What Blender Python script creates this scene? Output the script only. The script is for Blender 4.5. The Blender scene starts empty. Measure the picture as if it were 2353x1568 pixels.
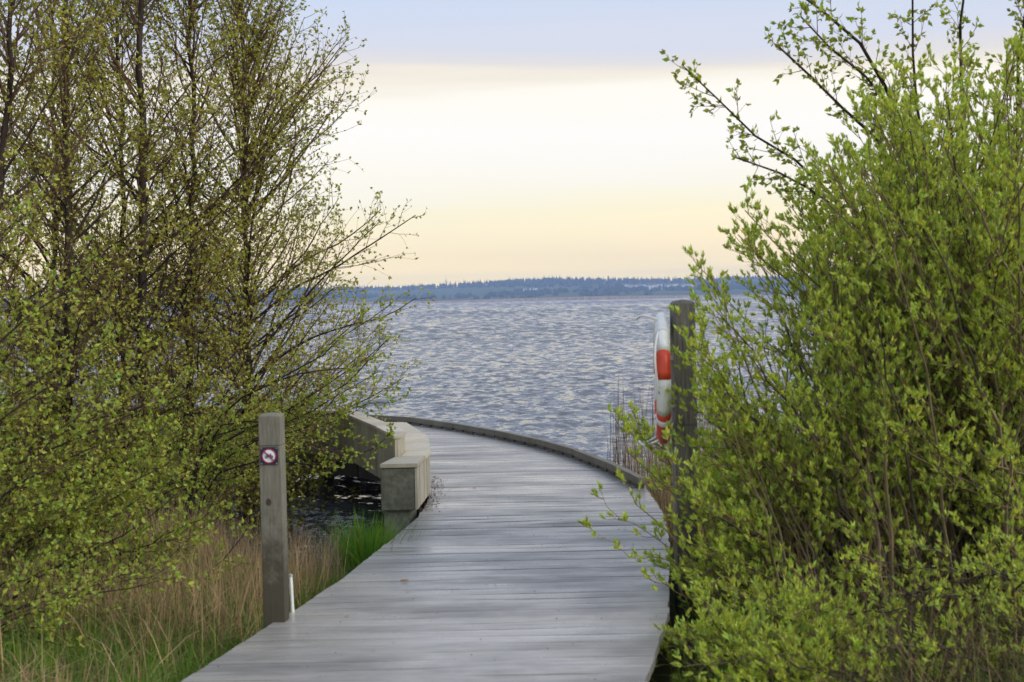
import bpy, math, random
import numpy as np
from mathutils import Matrix, Vector
R = math.radians
rng = np.random.default_rng(7)
random.seed(7)
scene = bpy.context.scene

# ------------------------------------------------------------------ camera
F_PX, CX, CY = 3268.0, 1176.5, 784.0          # focal length and centre in the units of a 2353 px wide print
EYE = 1.65
cam_d = bpy.data.cameras.new('camera')
cam_d.sensor_width = 36.0
cam_d.lens = 36.0 * F_PX / 2353.0
cam_d.clip_start = 0.05
cam_d.clip_end = 30000
cam_d.dof.use_dof = True
cam_d.dof.focus_distance = 17.0
cam_d.dof.aperture_fstop = 4.0
cam = bpy.data.objects.new('camera', cam_d)
scene.collection.objects.link(cam)
CAM = Matrix.Translation((0, 0, EYE)) @ Matrix.Rotation(R(90 - 1.648), 4, 'X') @ Matrix.Rotation(R(-1.18), 4, 'Z')
cam.matrix_world = CAM
scene.camera = cam

# ------------------------------------------------------------------ world
world = bpy.data.worlds.new('World')
scene.world = world
world.use_nodes = True
wn, wl = world.node_tree.nodes, world.node_tree.links
wn.clear()
SUN_EL, SUN_AZ = 32.0, 118.0                      # daylight veiled by cloud, from the right; azimuth from +Y towards +X
def wnode(t, **k):
    n = wn.new(t)
    for a, b in k.items():
        setattr(n, a, b)
    return n
sky = wnode('ShaderNodeTexSky', sky_type='NISHITA', sun_disc=False, sun_elevation=R(SUN_EL), sun_rotation=R(SUN_AZ))
bg_sky = wnode('ShaderNodeBackground'); bg_sky.inputs['Strength'].default_value = 0.07
wl.new(sky.outputs[0], bg_sky.inputs['Color'])
tc = wnode('ShaderNodeTexCoord')
sep = wnode('ShaderNodeSeparateXYZ'); wl.new(tc.outputs['Generated'], sep.inputs[0])
asn = wnode('ShaderNodeMath', operation='ARCSINE'); wl.new(sep.outputs['Z'], asn.inputs[0])
deg = wnode('ShaderNodeMath', operation='MULTIPLY'); deg.inputs[1].default_value = 57.2958
wl.new(asn.outputs[0], deg.inputs[0])
mp = wnode('ShaderNodeMapping'); mp.inputs['Scale'].default_value = (3.0, 3.0, 42.0)
wl.new(tc.outputs['Generated'], mp.inputs['Vector'])
nz = wnode('ShaderNodeTexNoise'); nz.inputs['Scale'].default_value = 1.0; nz.inputs['Detail'].default_value = 5
wl.new(mp.outputs[0], nz.inputs['Vector'])
nzc = wnode('ShaderNodeMath', operation='MULTIPLY_ADD'); nzc.inputs[1].default_value = 2.2; nzc.inputs[2].default_value = -1.1
wl.new(nz.outputs[0], nzc.inputs[0])
add = wnode('ShaderNodeMath', operation='ADD'); wl.new(deg.outputs[0], add.inputs[0]); wl.new(nzc.outputs[0], add.inputs[1])
mr = wnode('ShaderNodeMapRange'); mr.inputs['From Min'].default_value = 0; mr.inputs['From Max'].default_value = 40
wl.new(add.outputs[0], mr.inputs['Value'])
ramp = wnode('ShaderNodeValToRGB')
stops = [(-1, (1.60, 1.22, .50)), (.8, (1.50, 1.16, .50)), (2.0, (1.15, .92, .50)), (3.4, (.97, .87, .58)), (4.6, (.92, .87, .73)),
         (6.5, (.90, .87, .82)), (8.2, (.90, .85, .75)), (8.9, (.80, .73, .61)), (9.4, (.67, .64, .63)), (10.0, (.60, .62, .70)), (12.0, (.53, .60, .74)), (20, (.49, .57, .74)), (40, (.50, .58, .75))]
el = ramp.color_ramp.elements
while len(el) > 1: el.remove(el[0])
el[0].position = max(0, stops[0][0]) / 40; el[0].color = (*stops[0][1], 1)
for e, c in stops[1:]:
    x = el.new(e / 40); x.color = (*c, 1)
wl.new(mr.outputs[0], ramp.inputs[0])
bg_cl = wnode('ShaderNodeBackground'); bg_cl.inputs['Strength'].default_value = 1.0
wl.new(ramp.outputs[0], bg_cl.inputs['Color'])
mixs = wnode('ShaderNodeMixShader'); mixs.inputs[0].default_value = 0.93        # thin cloud veil over the clear sky
wl.new(bg_sky.outputs[0], mixs.inputs[1]); wl.new(bg_cl.outputs[0], mixs.inputs[2])
wout = wnode('ShaderNodeOutputWorld'); wl.new(mixs.outputs[0], wout.inputs['Surface'])

# ------------------------------------------------------------------ sun (veiled)
sun_d = bpy.data.lights.new('sun', 'SUN'); sun_d.energy = 2.2; sun_d.angle = R(30); sun_d.color = (1.0, .93, .82)
sun = bpy.data.objects.new('sun', sun_d); scene.collection.objects.link(sun)
az, elv = R(SUN_AZ), R(SUN_EL)
sdir = Vector((math.sin(az) * math.cos(elv), math.cos(az) * math.cos(elv), math.sin(elv)))
sun.rotation_euler = (-sdir).to_track_quat('-Z', 'Y').to_euler()

scene.view_settings.view_transform = 'Standard'
scene.view_settings.look = 'None'
scene.view_settings.exposure = 0.38
scene.view_settings.gamma = 1.0
scene.view_settings.use_curve_mapping = False
scene.render.engine = 'CYCLES'
scene.cycles.use_denoising = True
scene.cycles.max_bounces = 6
scene.cycles.diffuse_bounces = 3
scene.cycles.glossy_bounces = 3
scene.cycles.transmission_bounces = 3
scene.cycles.volume_bounces = 0

# ------------------------------------------------------------------ helpers
def ray(px, py):
    v = Vector(((px - CX) / F_PX, -(py - CY) / F_PX, -1.0))
    return CAM.to_3x3() @ v
def at(px, py, Y):                 # point of the line of sight at distance Y
    d = ray(px, py); t = Y / d.y
    return Vector((d.x * t, Y, EYE + d.z * t))
def gp(px, py, z=0.0):             # point of the line of sight at height z
    d = ray(px, py); t = (z - EYE) / d.z
    return Vector((d.x * t, d.y * t, z))

def material(name, col, rough=0.8, spec=0.3, col2=None, scale=5.0, detail=4.0, stretch=(1, 1, 1), bump=0.0, bump_scale=None, lo=.35, hi=.65,
             rand=0.0, island=0.0, translucent=None, coat=0.0):
    m = bpy.data.materials.new(name); m.use_nodes = True
    n, l = m.node_tree.nodes, m.node_tree.links
    b = n['Principled BSDF']
    b.inputs['Roughness'].default_value = rough
    b.inputs['Specular IOR Level'].default_value = spec
    b.inputs['Coat Weight'].default_value = coat
    src = None
    tcn = n.new('ShaderNodeTexCoord'); mpn = n.new('ShaderNodeMapping'); mpn.inputs['Scale'].default_value = stretch
    l.new(tcn.outputs['Object'], mpn.inputs['Vector'])
    if col2 is not None:
        t = n.new('ShaderNodeTexNoise'); t.inputs['Scale'].default_value = scale; t.inputs['Detail'].default_value = detail
        t.inputs['Roughness'].default_value = .6
        l.new(mpn.outputs[0], t.inputs['Vector'])
        r = n.new('ShaderNodeValToRGB'); r.color_ramp.elements[0].position = lo; r.color_ramp.elements[1].position = hi
        r.color_ramp.elements[0].color = (*col, 1); r.color_ramp.elements[1].color = (*col2, 1)
        l.new(t.outputs[0], r.inputs[0]); src = r.outputs[0]
    else:
        c = n.new('ShaderNodeRGB'); c.outputs[0].default_value = (*col, 1); src = c.outputs[0]
    for amt, kind in ((rand, 'o'), (island, 'i')):
        if amt:
            if kind == 'o':
                q = n.new('ShaderNodeObjectInfo').outputs['Random']
            else:
                q = n.new('ShaderNodeNewGeometry').outputs['Random Per Island']
            mm = n.new('ShaderNodeMapRange'); mm.inputs['To Min'].default_value = 1 - amt; mm.inputs['To Max'].default_value = 1 + amt
            l.new(q, mm.inputs['Value'])
            hs = n.new('ShaderNodeHueSaturation'); l.new(src, hs.inputs['Color']); l.new(mm.outputs[0], hs.inputs['Value'])
            if kind == 'i':
                wnz = n.new('ShaderNodeMath'); wnz.operation = 'MULTIPLY'; wnz.inputs[1].default_value = 7.31; l.new(q, wnz.inputs[0])
                fr = n.new('ShaderNodeMath'); fr.operation = 'FRACT'; l.new(wnz.outputs[0], fr.inputs[0])
                m2 = n.new('ShaderNodeMapRange'); m2.inputs['To Min'].default_value = .5 - .045; m2.inputs['To Max'].default_value = .5 + .035
                l.new(fr.outputs[0], m2.inputs['Value']); l.new(m2.outputs[0], hs.inputs['Hue'])
            src = hs.outputs[0]
    l.new(src, b.inputs['Base Color'])
    if bump:
        t2 = n.new('ShaderNodeTexNoise'); t2.inputs['Scale'].default_value = bump_scale or scale * 3; t2.inputs['Detail'].default_value = 5
        l.new(mpn.outputs[0], t2.inputs['Vector'])
        bp = n.new('ShaderNodeBump'); bp.inputs['Strength'].default_value = bump; bp.inputs['Distance'].default_value = .01
        l.new(t2.outputs[0], bp.inputs['Height']); l.new(bp.outputs[0], b.inputs['Normal'])
    if translucent:
        tr = n.new('ShaderNodeBsdfTranslucent')
        g = n.new('ShaderNodeMix'); g.data_type = 'RGBA'; g.blend_type = 'MULTIPLY'; g.inputs[0].default_value = 1
        l.new(src, g.inputs['A']); g.inputs['B'].default_value = (*translucent[1], 1)
        l.new(g.outputs['Result'], tr.inputs['Color'])
        ms = n.new('ShaderNodeMixShader'); ms.inputs[0].default_value = translucent[0]
        l.new(b.outputs[0], ms.inputs[1]); l.new(tr.outputs[0], ms.inputs[2])
        l.new(ms.outputs[0], n['Material Output'].inputs['Surface'])
    return m

def link(name, me, parent=None, loc=None):
    o = bpy.data.objects.new(name, me)
    scene.collection.objects.link(o)
    if parent is not None: o.parent = parent
    if loc is not None: o.location = loc
    return o
def thing(name, label, cat, loc=(0, 0, 0), rz=0.0, group=None, rot=None):
    o = bpy.data.objects.new(name, None); scene.collection.objects.link(o)
    o.empty_display_size = .1
    o.location = loc; o.rotation_euler = rot or (0, 0, rz)
    o['label'] = label; o['category'] = cat
    if group: o['group'] = group
    return o
def tag(o, label=None, cat=None, group=None, kind=None):
    if label: o['label'] = label
    if cat: o['category'] = cat
    if group: o['group'] = group
    if kind: o['kind'] = kind
    return o
def np_mesh(name, V, Fs, mats, smooth=False):
    """V (n,3); Fs: list of (faces array (m,k), material index)"""
    me = bpy.data.meshes.new(name)
    V = np.asarray(V, dtype=np.float32)
    me.vertices.add(len(V)); me.vertices.foreach_set('co', V.ravel())
    loops = np.concatenate([f.ravel() for f, _ in Fs]).astype(np.int32)
    tot = np.concatenate([np.full(len(f), f.shape[1], dtype=np.int32) for f, _ in Fs])
    mi = np.concatenate([np.full(len(f), k, dtype=np.int32) for f, k in Fs])
    me.loops.add(len(loops)); me.loops.foreach_set('vertex_index', loops)
    me.polygons.add(len(tot))
    st = np.zeros(len(tot), dtype=np.int32); st[1:] = np.cumsum(tot)[:-1]
    me.polygons.foreach_set('loop_start', st); me.polygons.foreach_set('loop_total', tot)
    me.polygons.foreach_set('material_index', mi)
    me.polygons.foreach_set('use_smooth', np.full(len(tot), smooth, dtype=bool))
    for m in mats: me.materials.append(m)
    me.update(calc_edges=True)
    return me
class MB:
    def __init__(s): s.v = []; s.f = []
    def add(s, v, f):
        k = len(s.v); s.v += [tuple(p) for p in v]; s.f += [[i + k for i in q] for q in f]; return s
    def box(s, x0, x1, y0, y1, z0, z1):
        return s.add([(x0, y0, z0), (x1, y0, z0), (x1, y1, z0), (x0, y1, z0), (x0, y0, z1), (x1, y0, z1), (x1, y1, z1), (x0, y1, z1)],
                     [(3, 2, 1, 0), (4, 5, 6, 7), (0, 1, 5, 4), (1, 2, 6, 5), (2, 3, 7, 6), (3, 0, 4, 7)])
    def hexa(s, low, top):           # two quads, 4 points each, counter-clockwise from above
        return s.add(list(low) + list(top), [(3, 2, 1, 0), (4, 5, 6, 7), (0, 1, 5, 4), (1, 2, 6, 5), (2, 3, 7, 6), (3, 0, 4, 7)])
    def tube(s, pts, rad, n=8, close=True):
        pts = [Vector(p) for p in pts]; N = len(pts)
        if not hasattr(rad, '__len__'): rad = [rad] * N
        base = len(s.v); ref = None
        for i, p in enumerate(pts):
            t = (pts[min(i + 1, N - 1)] - pts[max(i - 1, 0)]).normalized()
            if ref is None:
                ref = t.orthogonal().normalized()
            ref = (ref - t * ref.dot(t)).normalized()
            b = t.cross(ref)
            for k in range(n):
                a = 2 * math.pi * k / n
                s.v.append(tuple(p + (ref * math.cos(a) + b * math.sin(a)) * rad[i]))
        for i in range(N - 1):
            for k in range(n):
                a = base + i * n + k; b_ = base + i * n + (k + 1) % n
                s.f.append([a, b_, b_ + n, a + n])
        if close:
            s.f.append([base + k for k in range(n)][::-1]); s.f.append([base + (N - 1) * n + k for k in range(n)])
        return s
    def build(s, name, mat, parent=None, smooth=False, bevel=0.0, loc=None):
        me = bpy.data.meshes.new(name); me.from_pydata(s.v, [], s.f)
        me.materials.append(mat)
        if bevel:
            import bmesh
            bm = bmesh.new(); bm.from_mesh(me)
            bmesh.ops.bevel(bm, geom=bm.edges[:], offset=bevel, segments=2, affect='EDGES', clamp_overlap=True)
            bm.to_mesh(me); bm.free()
        if smooth:
            me.polygons.foreach_set('use_smooth', [True] * len(me.polygons))
        me.update()
        return link(name, me, parent, loc)

# ------------------------------------------------------------------ terrain functions
WATER = -0.55
L_PX = [(415, 1568), (660, 1412), (785, 1332), (905, 1235), (960, 1190), (985, 1148)]
R_PX = [(1484, 1568), (1535, 1415), (1540, 1260), (1525, 1180), (1478, 1112), (1320, 1049), (1200, 1016), (1050, 989), (915, 969)]
Lp = [gp(*p) for p in L_PX]; Rp = [gp(*p) for p in R_PX]
def extend(ps, y0):
    a, b = ps[0], ps[1]; k = (a.x - b.x) / (a.y - b.y)
    return [Vector((a.x + k * .8 * (y0 - a.y), y0, 0))] + ps
Lp = extend(Lp, -3.0); Rp = extend(Rp, -3.0)
Lp += [Vector(p + (0,)) for p in [(-.80, 13.1), (-1.10, 14.3), (-1.75, 15.35), (-2.7, 16.1), (-4.0, 16.9), (-6.0, 17.7), (-9.0, 18.5)]]
ex = Rp[-1]
Rp += [Vector((ex.x - 1.6, ex.y + .9, 0)), Vector((ex.x - 3.6, ex.y + 1.6, 0)), Vector((ex.x - 7.5, ex.y + 2.3, 0))]
Ly, Lx = [p.y for p in Lp], [p.x for p in Lp]
Ry, Rx_ = [p.y for p in Rp], [p.x for p in Rp]
print('L', [tuple(round(c, 2) for c in p) for p in Lp]); print('R', [tuple(round(c, 2) for c in p) for p in Rp])
def deckL(y): return np.interp(y, Ly, Lx)
def deckR(y): return np.interp(y, Ry, Rx_)
def sm(a, b, x): t = np.clip((x - a) / (b - a), 0, 1); return t * t * (3 - 2 * t)
def edge_y(x):                     # where the bank meets the lake
    return np.where(x < 0, 10.9 + np.clip(-x - 1.2, 0, 30) * .62, 11.6 + np.clip(x - 1.0, 0, 30) * .5) + .35 * np.sin(x * 1.9) + .2 * np.sin(x * 4.3 + 1)
def ground_z(x, y):
    z = -.26 + .05 * np.sin(x * 1.3 + y * .7) + .03 * np.sin(x * 3.1 - y * 2.2)
    inside = sm(-.15, .25, x - deckL(np.clip(y, -3, 12))) * sm(-.15, .25, deckR(np.clip(y, -3, 12)) - x)
    z = z - .22 * inside
    e = y - edge_y(x)
    return z - .75 * sm(-1.7, 1.5, e) - 2.0 * sm(1.5, 9, e)

# ------------------------------------------------------------------ materials
M = {}
M['soil'] = material('soil', (.06, .045, .025), .95, .1, (.05, .075, .02), 2.5, bump=.6)
M['bark'] = material('bark', (.045, .036, .028), .9, .15, (.10, .085, .065), 6, stretch=(3, 3, .6), bump=.5)
M['bark_dark'] = material('bark_dark', (.022, .016, .014), .9, .15, (.055, .043, .035), 6, stretch=(3, 3, .6), bump=.5)
M['twig'] = material('twig', (.15, .09, .055), .8, .2, (.075, .045, .03), 4)
M['twig_willow'] = material('twig_willow', (.20, .15, .085), .7, .25, (.11, .085, .05), 4)
M['leaf_alder'] = material('leaf_alder', (.36, .38, .075), .55, .3, island=.40, translucent=(.42, (1.25, 1.15, .5)))
M['leaf_near'] = material('leaf_near', (.31, .38, .065), .5, .3, island=.40, translucent=(.4, (1.2, 1.15, .5)))
M['leaf_willow'] = material('leaf_willow', (.41, .52, .11), .5, .25, island=.38, translucent=(.46, (1.25, 1.15, .5)))
M['grass'] = material('grass', (.12, .20, .03), .6, .2, island=.4, translucent=(.35, (1.1, 1.15, .5)))
M['grass_bright'] = material('grass_bright', (.13, .26, .03), .55, .2, island=.3, translucent=(.4, (1.1, 1.15, .5)))
M['straw'] = material('straw', (.36, .27, .135), .8, .15, island=.45, translucent=(.25, (1, .95, .8)))
M['dry'] = material('dry_stems', (.16, .12, .065), .85, .15, island=.5)
M['reed'] = material('reed', (.19, .14, .085), .8, .15, island=.45)

def wood_mat(name, c1, c2, c3, rough=(.3, .6), stretch=(.6, 9, 9), moss=None, gloss=.0, grain=.25, var=.15):
    m = bpy.data.materials.new(name); m.use_nodes = True
    n, l = m.node_tree.nodes, m.node_tree.links; b = n['Principled BSDF']
    tcn = n.new('ShaderNodeTexCoord'); oi = n.new('ShaderNodeObjectInfo')
    geo = n.new('ShaderNodeNewGeometry')
    mpn = n.new('ShaderNodeMapping'); mpn.inputs['Scale'].default_value = stretch
    off = n.new('ShaderNodeVectorMath'); off.operation = 'SCALE'; off.inputs['Scale'].default_value = 37.0
    cmb = n.new('ShaderNodeCombineXYZ')
    for k in range(3): l.new(oi.outputs['Random'], cmb.inputs[k])
    l.new(cmb.outputs[0], off.inputs[0]); l.new(off.outputs[0], mpn.inputs['Location']); l.new(tcn.outputs['Object'], mpn.inputs['Vector'])
    g = n.new('ShaderNodeTexNoise'); g.inputs['Scale'].default_value = 6; g.inputs['Detail'].default_value = 8; g.inputs['Roughness'].default_value = .7
    l.new(mpn.outputs[0], g.inputs['Vector'])
    r = n.new('ShaderNodeValToRGB'); r.color_ramp.elements[0].position = .3; r.color_ramp.elements[1].position = .7
    r.color_ramp.elements[0].color = (*c1, 1); r.color_ramp.elements[1].color = (*c2, 1)
    l.new(g.outputs[0], r.inputs[0])
    big = n.new('ShaderNodeTexNoise'); big.inputs['Scale'].default_value = 1.6; big.inputs['Detail'].default_value = 5
    bm_ = n.new('ShaderNodeMapping'); bm_.inputs['Scale'].default_value = (.55, 1.3, 1); l.new(geo.outputs['Position'], bm_.inputs['Vector']); l.new(bm_.outputs[0], big.inputs['Vector'])
    big.inputs['Roughness'].default_value = .65
    rb = n.new('ShaderNodeValToRGB'); rb.color_ramp.elements[0].position = .42; rb.color_ramp.elements[1].position = .66
    l.new(big.outputs[0], rb.inputs[0])
    mx = n.new('ShaderNodeMix'); mx.data_type = 'RGBA'; mx.inputs['B'].default_value = (*c3, 1)
    mul = n.new('ShaderNodeMath'); mul.operation = 'MULTIPLY'; mul.inputs[1].default_value = .65
    l.new(rb.outputs[0], mul.inputs[0]); l.new(mul.outputs[0], mx.inputs['Factor']); l.new(r.outputs[0], mx.inputs['A'])
    hs = n.new('ShaderNodeHueSaturation'); mm = n.new('ShaderNodeMapRange'); mm.inputs['To Min'].default_value = 1 - var; mm.inputs['To Max'].default_value = 1 + var
    l.new(oi.outputs['Random'], mm.inputs['Value']); l.new(mm.outputs[0], hs.inputs['Value']); l.new(mx.outputs['Result'], hs.inputs['Color'])
    last = hs.outputs[0]
    if moss:                       # algae growing from the foot up: (z0, z1, colour)
        sp = n.new('ShaderNodeSeparateXYZ'); l.new(tcn.outputs['Object'], sp.inputs[0])
        mz = n.new('ShaderNodeMapRange'); mz.inputs['From Min'].default_value = moss[1]; mz.inputs['From Max'].default_value = moss[0]
        l.new(sp.outputs['Z'], mz.inputs['Value'])
        mn = n.new('ShaderNodeTexNoise'); mn.inputs['Scale'].default_value = 6; mn.inputs['Detail'].default_value = 6; l.new(tcn.outputs['Object'], mn.inputs['Vector'])
        ad = n.new('ShaderNodeMath'); ad.operation = 'ADD'; mn.inputs['Roughness'].default_value = .75; l.new(mz.outputs[0], ad.inputs[0]); l.new(mn.outputs[0], ad.inputs[1])
        rr = n.new('ShaderNodeMapRange'); rr.inputs['From Min'].default_value = .82; rr.inputs['From Max'].default_value = 1.15; rr.inputs['To Max'].default_value = .9; l.new(ad.outputs[0], rr.inputs['Value'])
        m3 = n.new('ShaderNodeMix'); m3.data_type = 'RGBA'; m3.inputs['B'].default_value = (*moss[2], 1)
        l.new(rr.outputs[0], m3.inputs['Factor']); l.new(last, m3.inputs['A']); last = m3.outputs['Result']
    l.new(last, b.inputs['Base Color'])
    rg = n.new('ShaderNodeMapRange'); rg.inputs['From Min'].default_value = .35; rg.inputs['From Max'].default_value = .65
    rg.inputs['To Min'].default_value = rough[0]; rg.inputs['To Max'].default_value = rough[1]
    rw = n.new('ShaderNodeTexWhiteNoise'); rw.noise_dimensions = '1D'; l.new(oi.outputs['Random'], rw.inputs['W'])
    pw = n.new('ShaderNodeMath'); pw.operation = 'MULTIPLY_ADD'; pw.inputs[1].default_value = gloss; pw.inputs[2].default_value = -gloss * .5; l.new(rw.outputs['Value'], pw.inputs[0])
    rs_ = n.new('ShaderNodeMath'); rs_.operation = 'ADD'; rs_.use_clamp = True
    l.new(big.outputs[0], rg.inputs['Value']); l.new(rg.outputs[0], rs_.inputs[0]); l.new(pw.outputs[0], rs_.inputs[1]); l.new(rs_.outputs[0], b.inputs['Roughness'])
    b.inputs['Specular IOR Level'].default_value = .5
    bp = n.new('ShaderNodeBump'); bp.inputs['Strength'].default_value = grain; bp.inputs['Distance'].default_value = .004
    l.new(g.outputs[0], bp.inputs['Height']); l.new(bp.outputs[0], b.inputs['Normal'])
    return m
M['deck'] = wood_mat('deck_boards', (.23, .217, .198), (.38, .36, .33), (.10, .097, .092), (.20, .46), (.35, 5, 5), gloss=.12, grain=.14, var=.07)
M['deck_side'] = wood_mat('deck_frame', (.05, .045, .04), (.10, .09, .08), (.04, .045, .03), (.6, .8))
M['kerb'] = wood_mat('kerb_timber', (.11, .10, .075), (.20, .18, .14), (.09, .09, .055), (.6, .8))
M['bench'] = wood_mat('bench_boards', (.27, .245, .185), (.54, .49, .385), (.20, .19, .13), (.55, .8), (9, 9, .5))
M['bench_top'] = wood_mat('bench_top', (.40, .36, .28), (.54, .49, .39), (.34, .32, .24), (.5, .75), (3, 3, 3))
M['bench_end'] = wood_mat('bench_end', (.07, .075, .05), (.24, .24, .19), (.06, .07, .03), (.7, .85), (4, 4, 4))
M['post'] = wood_mat('post_timber', (.085, .082, .062), (.25, .24, .19), (.085, .083, .065), (.65, .85), (16, 16, .9), (.0, .80, (.035, .03, .014)), grain=.8)
M['post_dark'] = wood_mat('post_dark_timber', (.05, .047, .04), (.25, .235, .20), (.04, .036, .03), (.65, .85), (16, 16, .9), (0, .6, (.06, .055, .035)), grain=.9)
M['white'] = material('white_plastic', (.78, .79, .78), .4, .5, (.62, .64, .60), 9)
M['red'] = material('red_band', (.66, .06, .02), .45, .5, (.50, .045, .015), 11)
M['rope'] = material('white_rope', (.74, .74, .72), .7, .3)
M['metal'] = material('galvanised', (.35, .36, .37), .45, .5)
M['navy'] = material('navy_enamel', (.008, .01, .045), .35, .5)
M['sign_red'] = material('sign_red', (.24, .012, .03), .35, .5)
M['sign_white'] = material('sign_white', (.72, .76, .82), .35, .5)
M['dead_leaf'] = material('dead_leaf', (.42, .18, .06), .7, .3, (.25, .10, .04), 30)
M['litter'] = material('litter', (.10, .06, .035), .9, .1, island=.5)

# ------------------------------------------------------------------ lake
def build_water():
    rr = np.concatenate([1 / np.linspace(1 / 7.0, 1 / 90.0, 340), 90 * (2700 / 90) ** (np.arange(1, 56) / 55)]); nr = len(rr)
    a_in = np.linspace(-24, 24, 300); a_out = np.concatenate([np.linspace(-100, -24.6, 40), a_in, np.linspace(24.6, 100, 40)])
    A = np.radians(a_out)
    RR, AA = np.meshgrid(rr, A, indexing='ij')
    X, Y = RR * np.sin(AA), RR * np.cos(AA)
    Z = np.zeros_like(X)
    wr = np.random.default_rng(3)
    for lam, amp, n in ((4.2, .007, 5), (2.2, .009, 10), (1.2, .009, 14), (.65, .007, 16), (.38, .0042, 16)):
        for _ in range(n):
            th = R(-80) + wr.normal(0, .62); k = 2 * math.pi / (lam * wr.uniform(.75, 1.35)); ph = wr.uniform(0, 6.28)
            arg = k * (X * math.cos(th) + Y * math.sin(th)) + ph
            fade = 1 / (1 + (RR / (60 * math.sqrt(lam))) ** 3)
            Z += amp * wr.uniform(.5, 1.1) / math.sqrt(n) * 2.6 * (np.sin(arg) + .25 * np.sin(2 * arg)) * fade
    shelter = 1 - .35 * sm(-1.0, -2.5, X) * sm(18, 13, Y)
    Z = Z * shelter + WATER
    V = np.stack([X, Y, Z], -1).reshape(-1, 3)
    nc = len(a_out)
    i, j = np.meshgrid(np.arange(nr - 1), np.arange(nc - 1), indexing='ij')
    q = (i * nc + j).ravel()
    F = np.stack([q, q + 1, q + nc + 1, q + nc], -1)[:, ::-1]
    m = bpy.data.materials.new('lake_water'); m.use_nodes = True
    n, l = m.node_tree.nodes, m.node_tree.links; b = n['Principled BSDF']
    b.inputs['Base Color'].default_value = (.10, .105, .115, 1); b.inputs['Roughness'].default_value = .10
    b.inputs['IOR'].default_value = 1.333; b.inputs['Specular IOR Level'].default_value = .5
    geo = n.new('ShaderNodeNewGeometry')
    prev = geo.outputs['Normal']
    spz = n.new('ShaderNodeSeparateXYZ'); l.new(geo.outputs['Position'], spz.inputs[0])
    lg = n.new('ShaderNodeMath'); lg.operation = 'LOGARITHM'; lg.inputs[1].default_value = math.e; l.new(spz.outputs['Y'], lg.inputs[0])
    # ripples near the shore, longer and longer wave groups out on the open lake; each layer fades into the next with the distance from the shore
    for q_, (c_, hw, sx, sy, amp, bias) in enumerate(((2.2, 1.6, 7, 10, 1.2, .02), (3.2, 1.2, 4.5, 4.0, 1.35, .04), (4.1, 1.1, 2.3, 1.3, 1.35, .065), (5.0, 1.1, 1.1, .22, 1.3, .09), (6.1, 1.2, .45, .034, 1.25, .095), (7.3, 1.3, .17, .0046, 1.1, .11))):
        mpn = n.new('ShaderNodeMapping'); mpn.inputs['Scale'].default_value = (sx, sy, 1); mpn.inputs['Location'].default_value = (q_ * 3.1, q_ * 7.7, 0)
        mpn.inputs['Rotation'].default_value = (0, 0, 0)
        l.new(geo.outputs['Position'], mpn.inputs['Vector'])
        t = n.new('ShaderNodeTexNoise'); t.inputs['Scale'].default_value = 1.0; t.inputs['Detail'].default_value = 3.0; t.inputs['Roughness'].default_value = .6; t.inputs['Distortion'].default_value = .4
        l.new(mpn.outputs[0], t.inputs['Vector'])
        df = n.new('ShaderNodeMath'); df.operation = 'SUBTRACT'; l.new(lg.outputs[0], df.inputs[0]); df.inputs[1].default_value = c_
        ab_ = n.new('ShaderNodeMath'); ab_.operation = 'ABSOLUTE'; l.new(df.outputs[0], ab_.inputs[0])
        wt = n.new('ShaderNodeMapRange'); wt.interpolation_type = 'SMOOTHSTEP'; wt.inputs['From Min'].default_value = hw; wt.inputs['From Max'].default_value = .25 * hw; l.new(ab_.outputs[0], wt.inputs['Value'])
        sb = n.new('ShaderNodeVectorMath'); sb.operation = 'SUBTRACT'; sb.inputs[1].default_value = (.5, .5 + bias, .5); l.new(t.outputs['Color'], sb.inputs[0])
        ml = n.new('ShaderNodeVectorMath'); ml.operation = 'MULTIPLY'; ml.inputs[1].default_value = (amp * .5, amp, 0); l.new(sb.outputs[0], ml.inputs[0])
        sc_ = n.new('ShaderNodeVectorMath'); sc_.operation = 'SCALE'; l.new(ml.outputs[0], sc_.inputs[0]); l.new(wt.outputs[0], sc_.inputs['Scale'])
        ad = n.new('ShaderNodeVectorMath'); ad.operation = 'ADD'; l.new(prev, ad.inputs[0]); l.new(sc_.outputs[0], ad.inputs[1]); prev = ad.outputs[0]
    nm = n.new('ShaderNodeVectorMath'); nm.operation = 'NORMALIZE'; l.new(prev, nm.inputs[0])
    l.new(nm.outputs[0], b.inputs['Normal'])
    me = np_mesh('water', V, [(F, 0)], [m], smooth=True)
    tag(link('water', me), kind='structure')
build_water()

# ------------------------------------------------------------------ bank
def build_ground():
    xs = np.concatenate([np.linspace(-60, -9, 20), np.linspace(-8.7, 9, 120), np.linspace(9.5, 60, 20)])
    ys = np.concatenate([np.linspace(-30, 2, 14), np.linspace(2.3, 24, 120), np.linspace(25, 60, 8)])
    X, Y = np.meshgrid(xs, ys, indexing='ij')
    Z = ground_z(X, Y) + .02 * np.sin(X * 9.1 + 2 * np.sin(Y * 5)) * np.sin(Y * 8.3)
    V = np.stack([X, Y, Z], -1).reshape(-1, 3); nc = len(ys)
    i, j = np.meshgrid(np.arange(len(xs) - 1), np.arange(nc - 1), indexing='ij'); q = (i * nc + j).ravel()
    F = np.stack([q, q + nc, q + nc + 1, q + 1], -1)
    tag(link('ground', np_mesh('ground', V, [(F, 0)], [M['soil']], smooth=True)), kind='structure')
build_ground()

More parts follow.
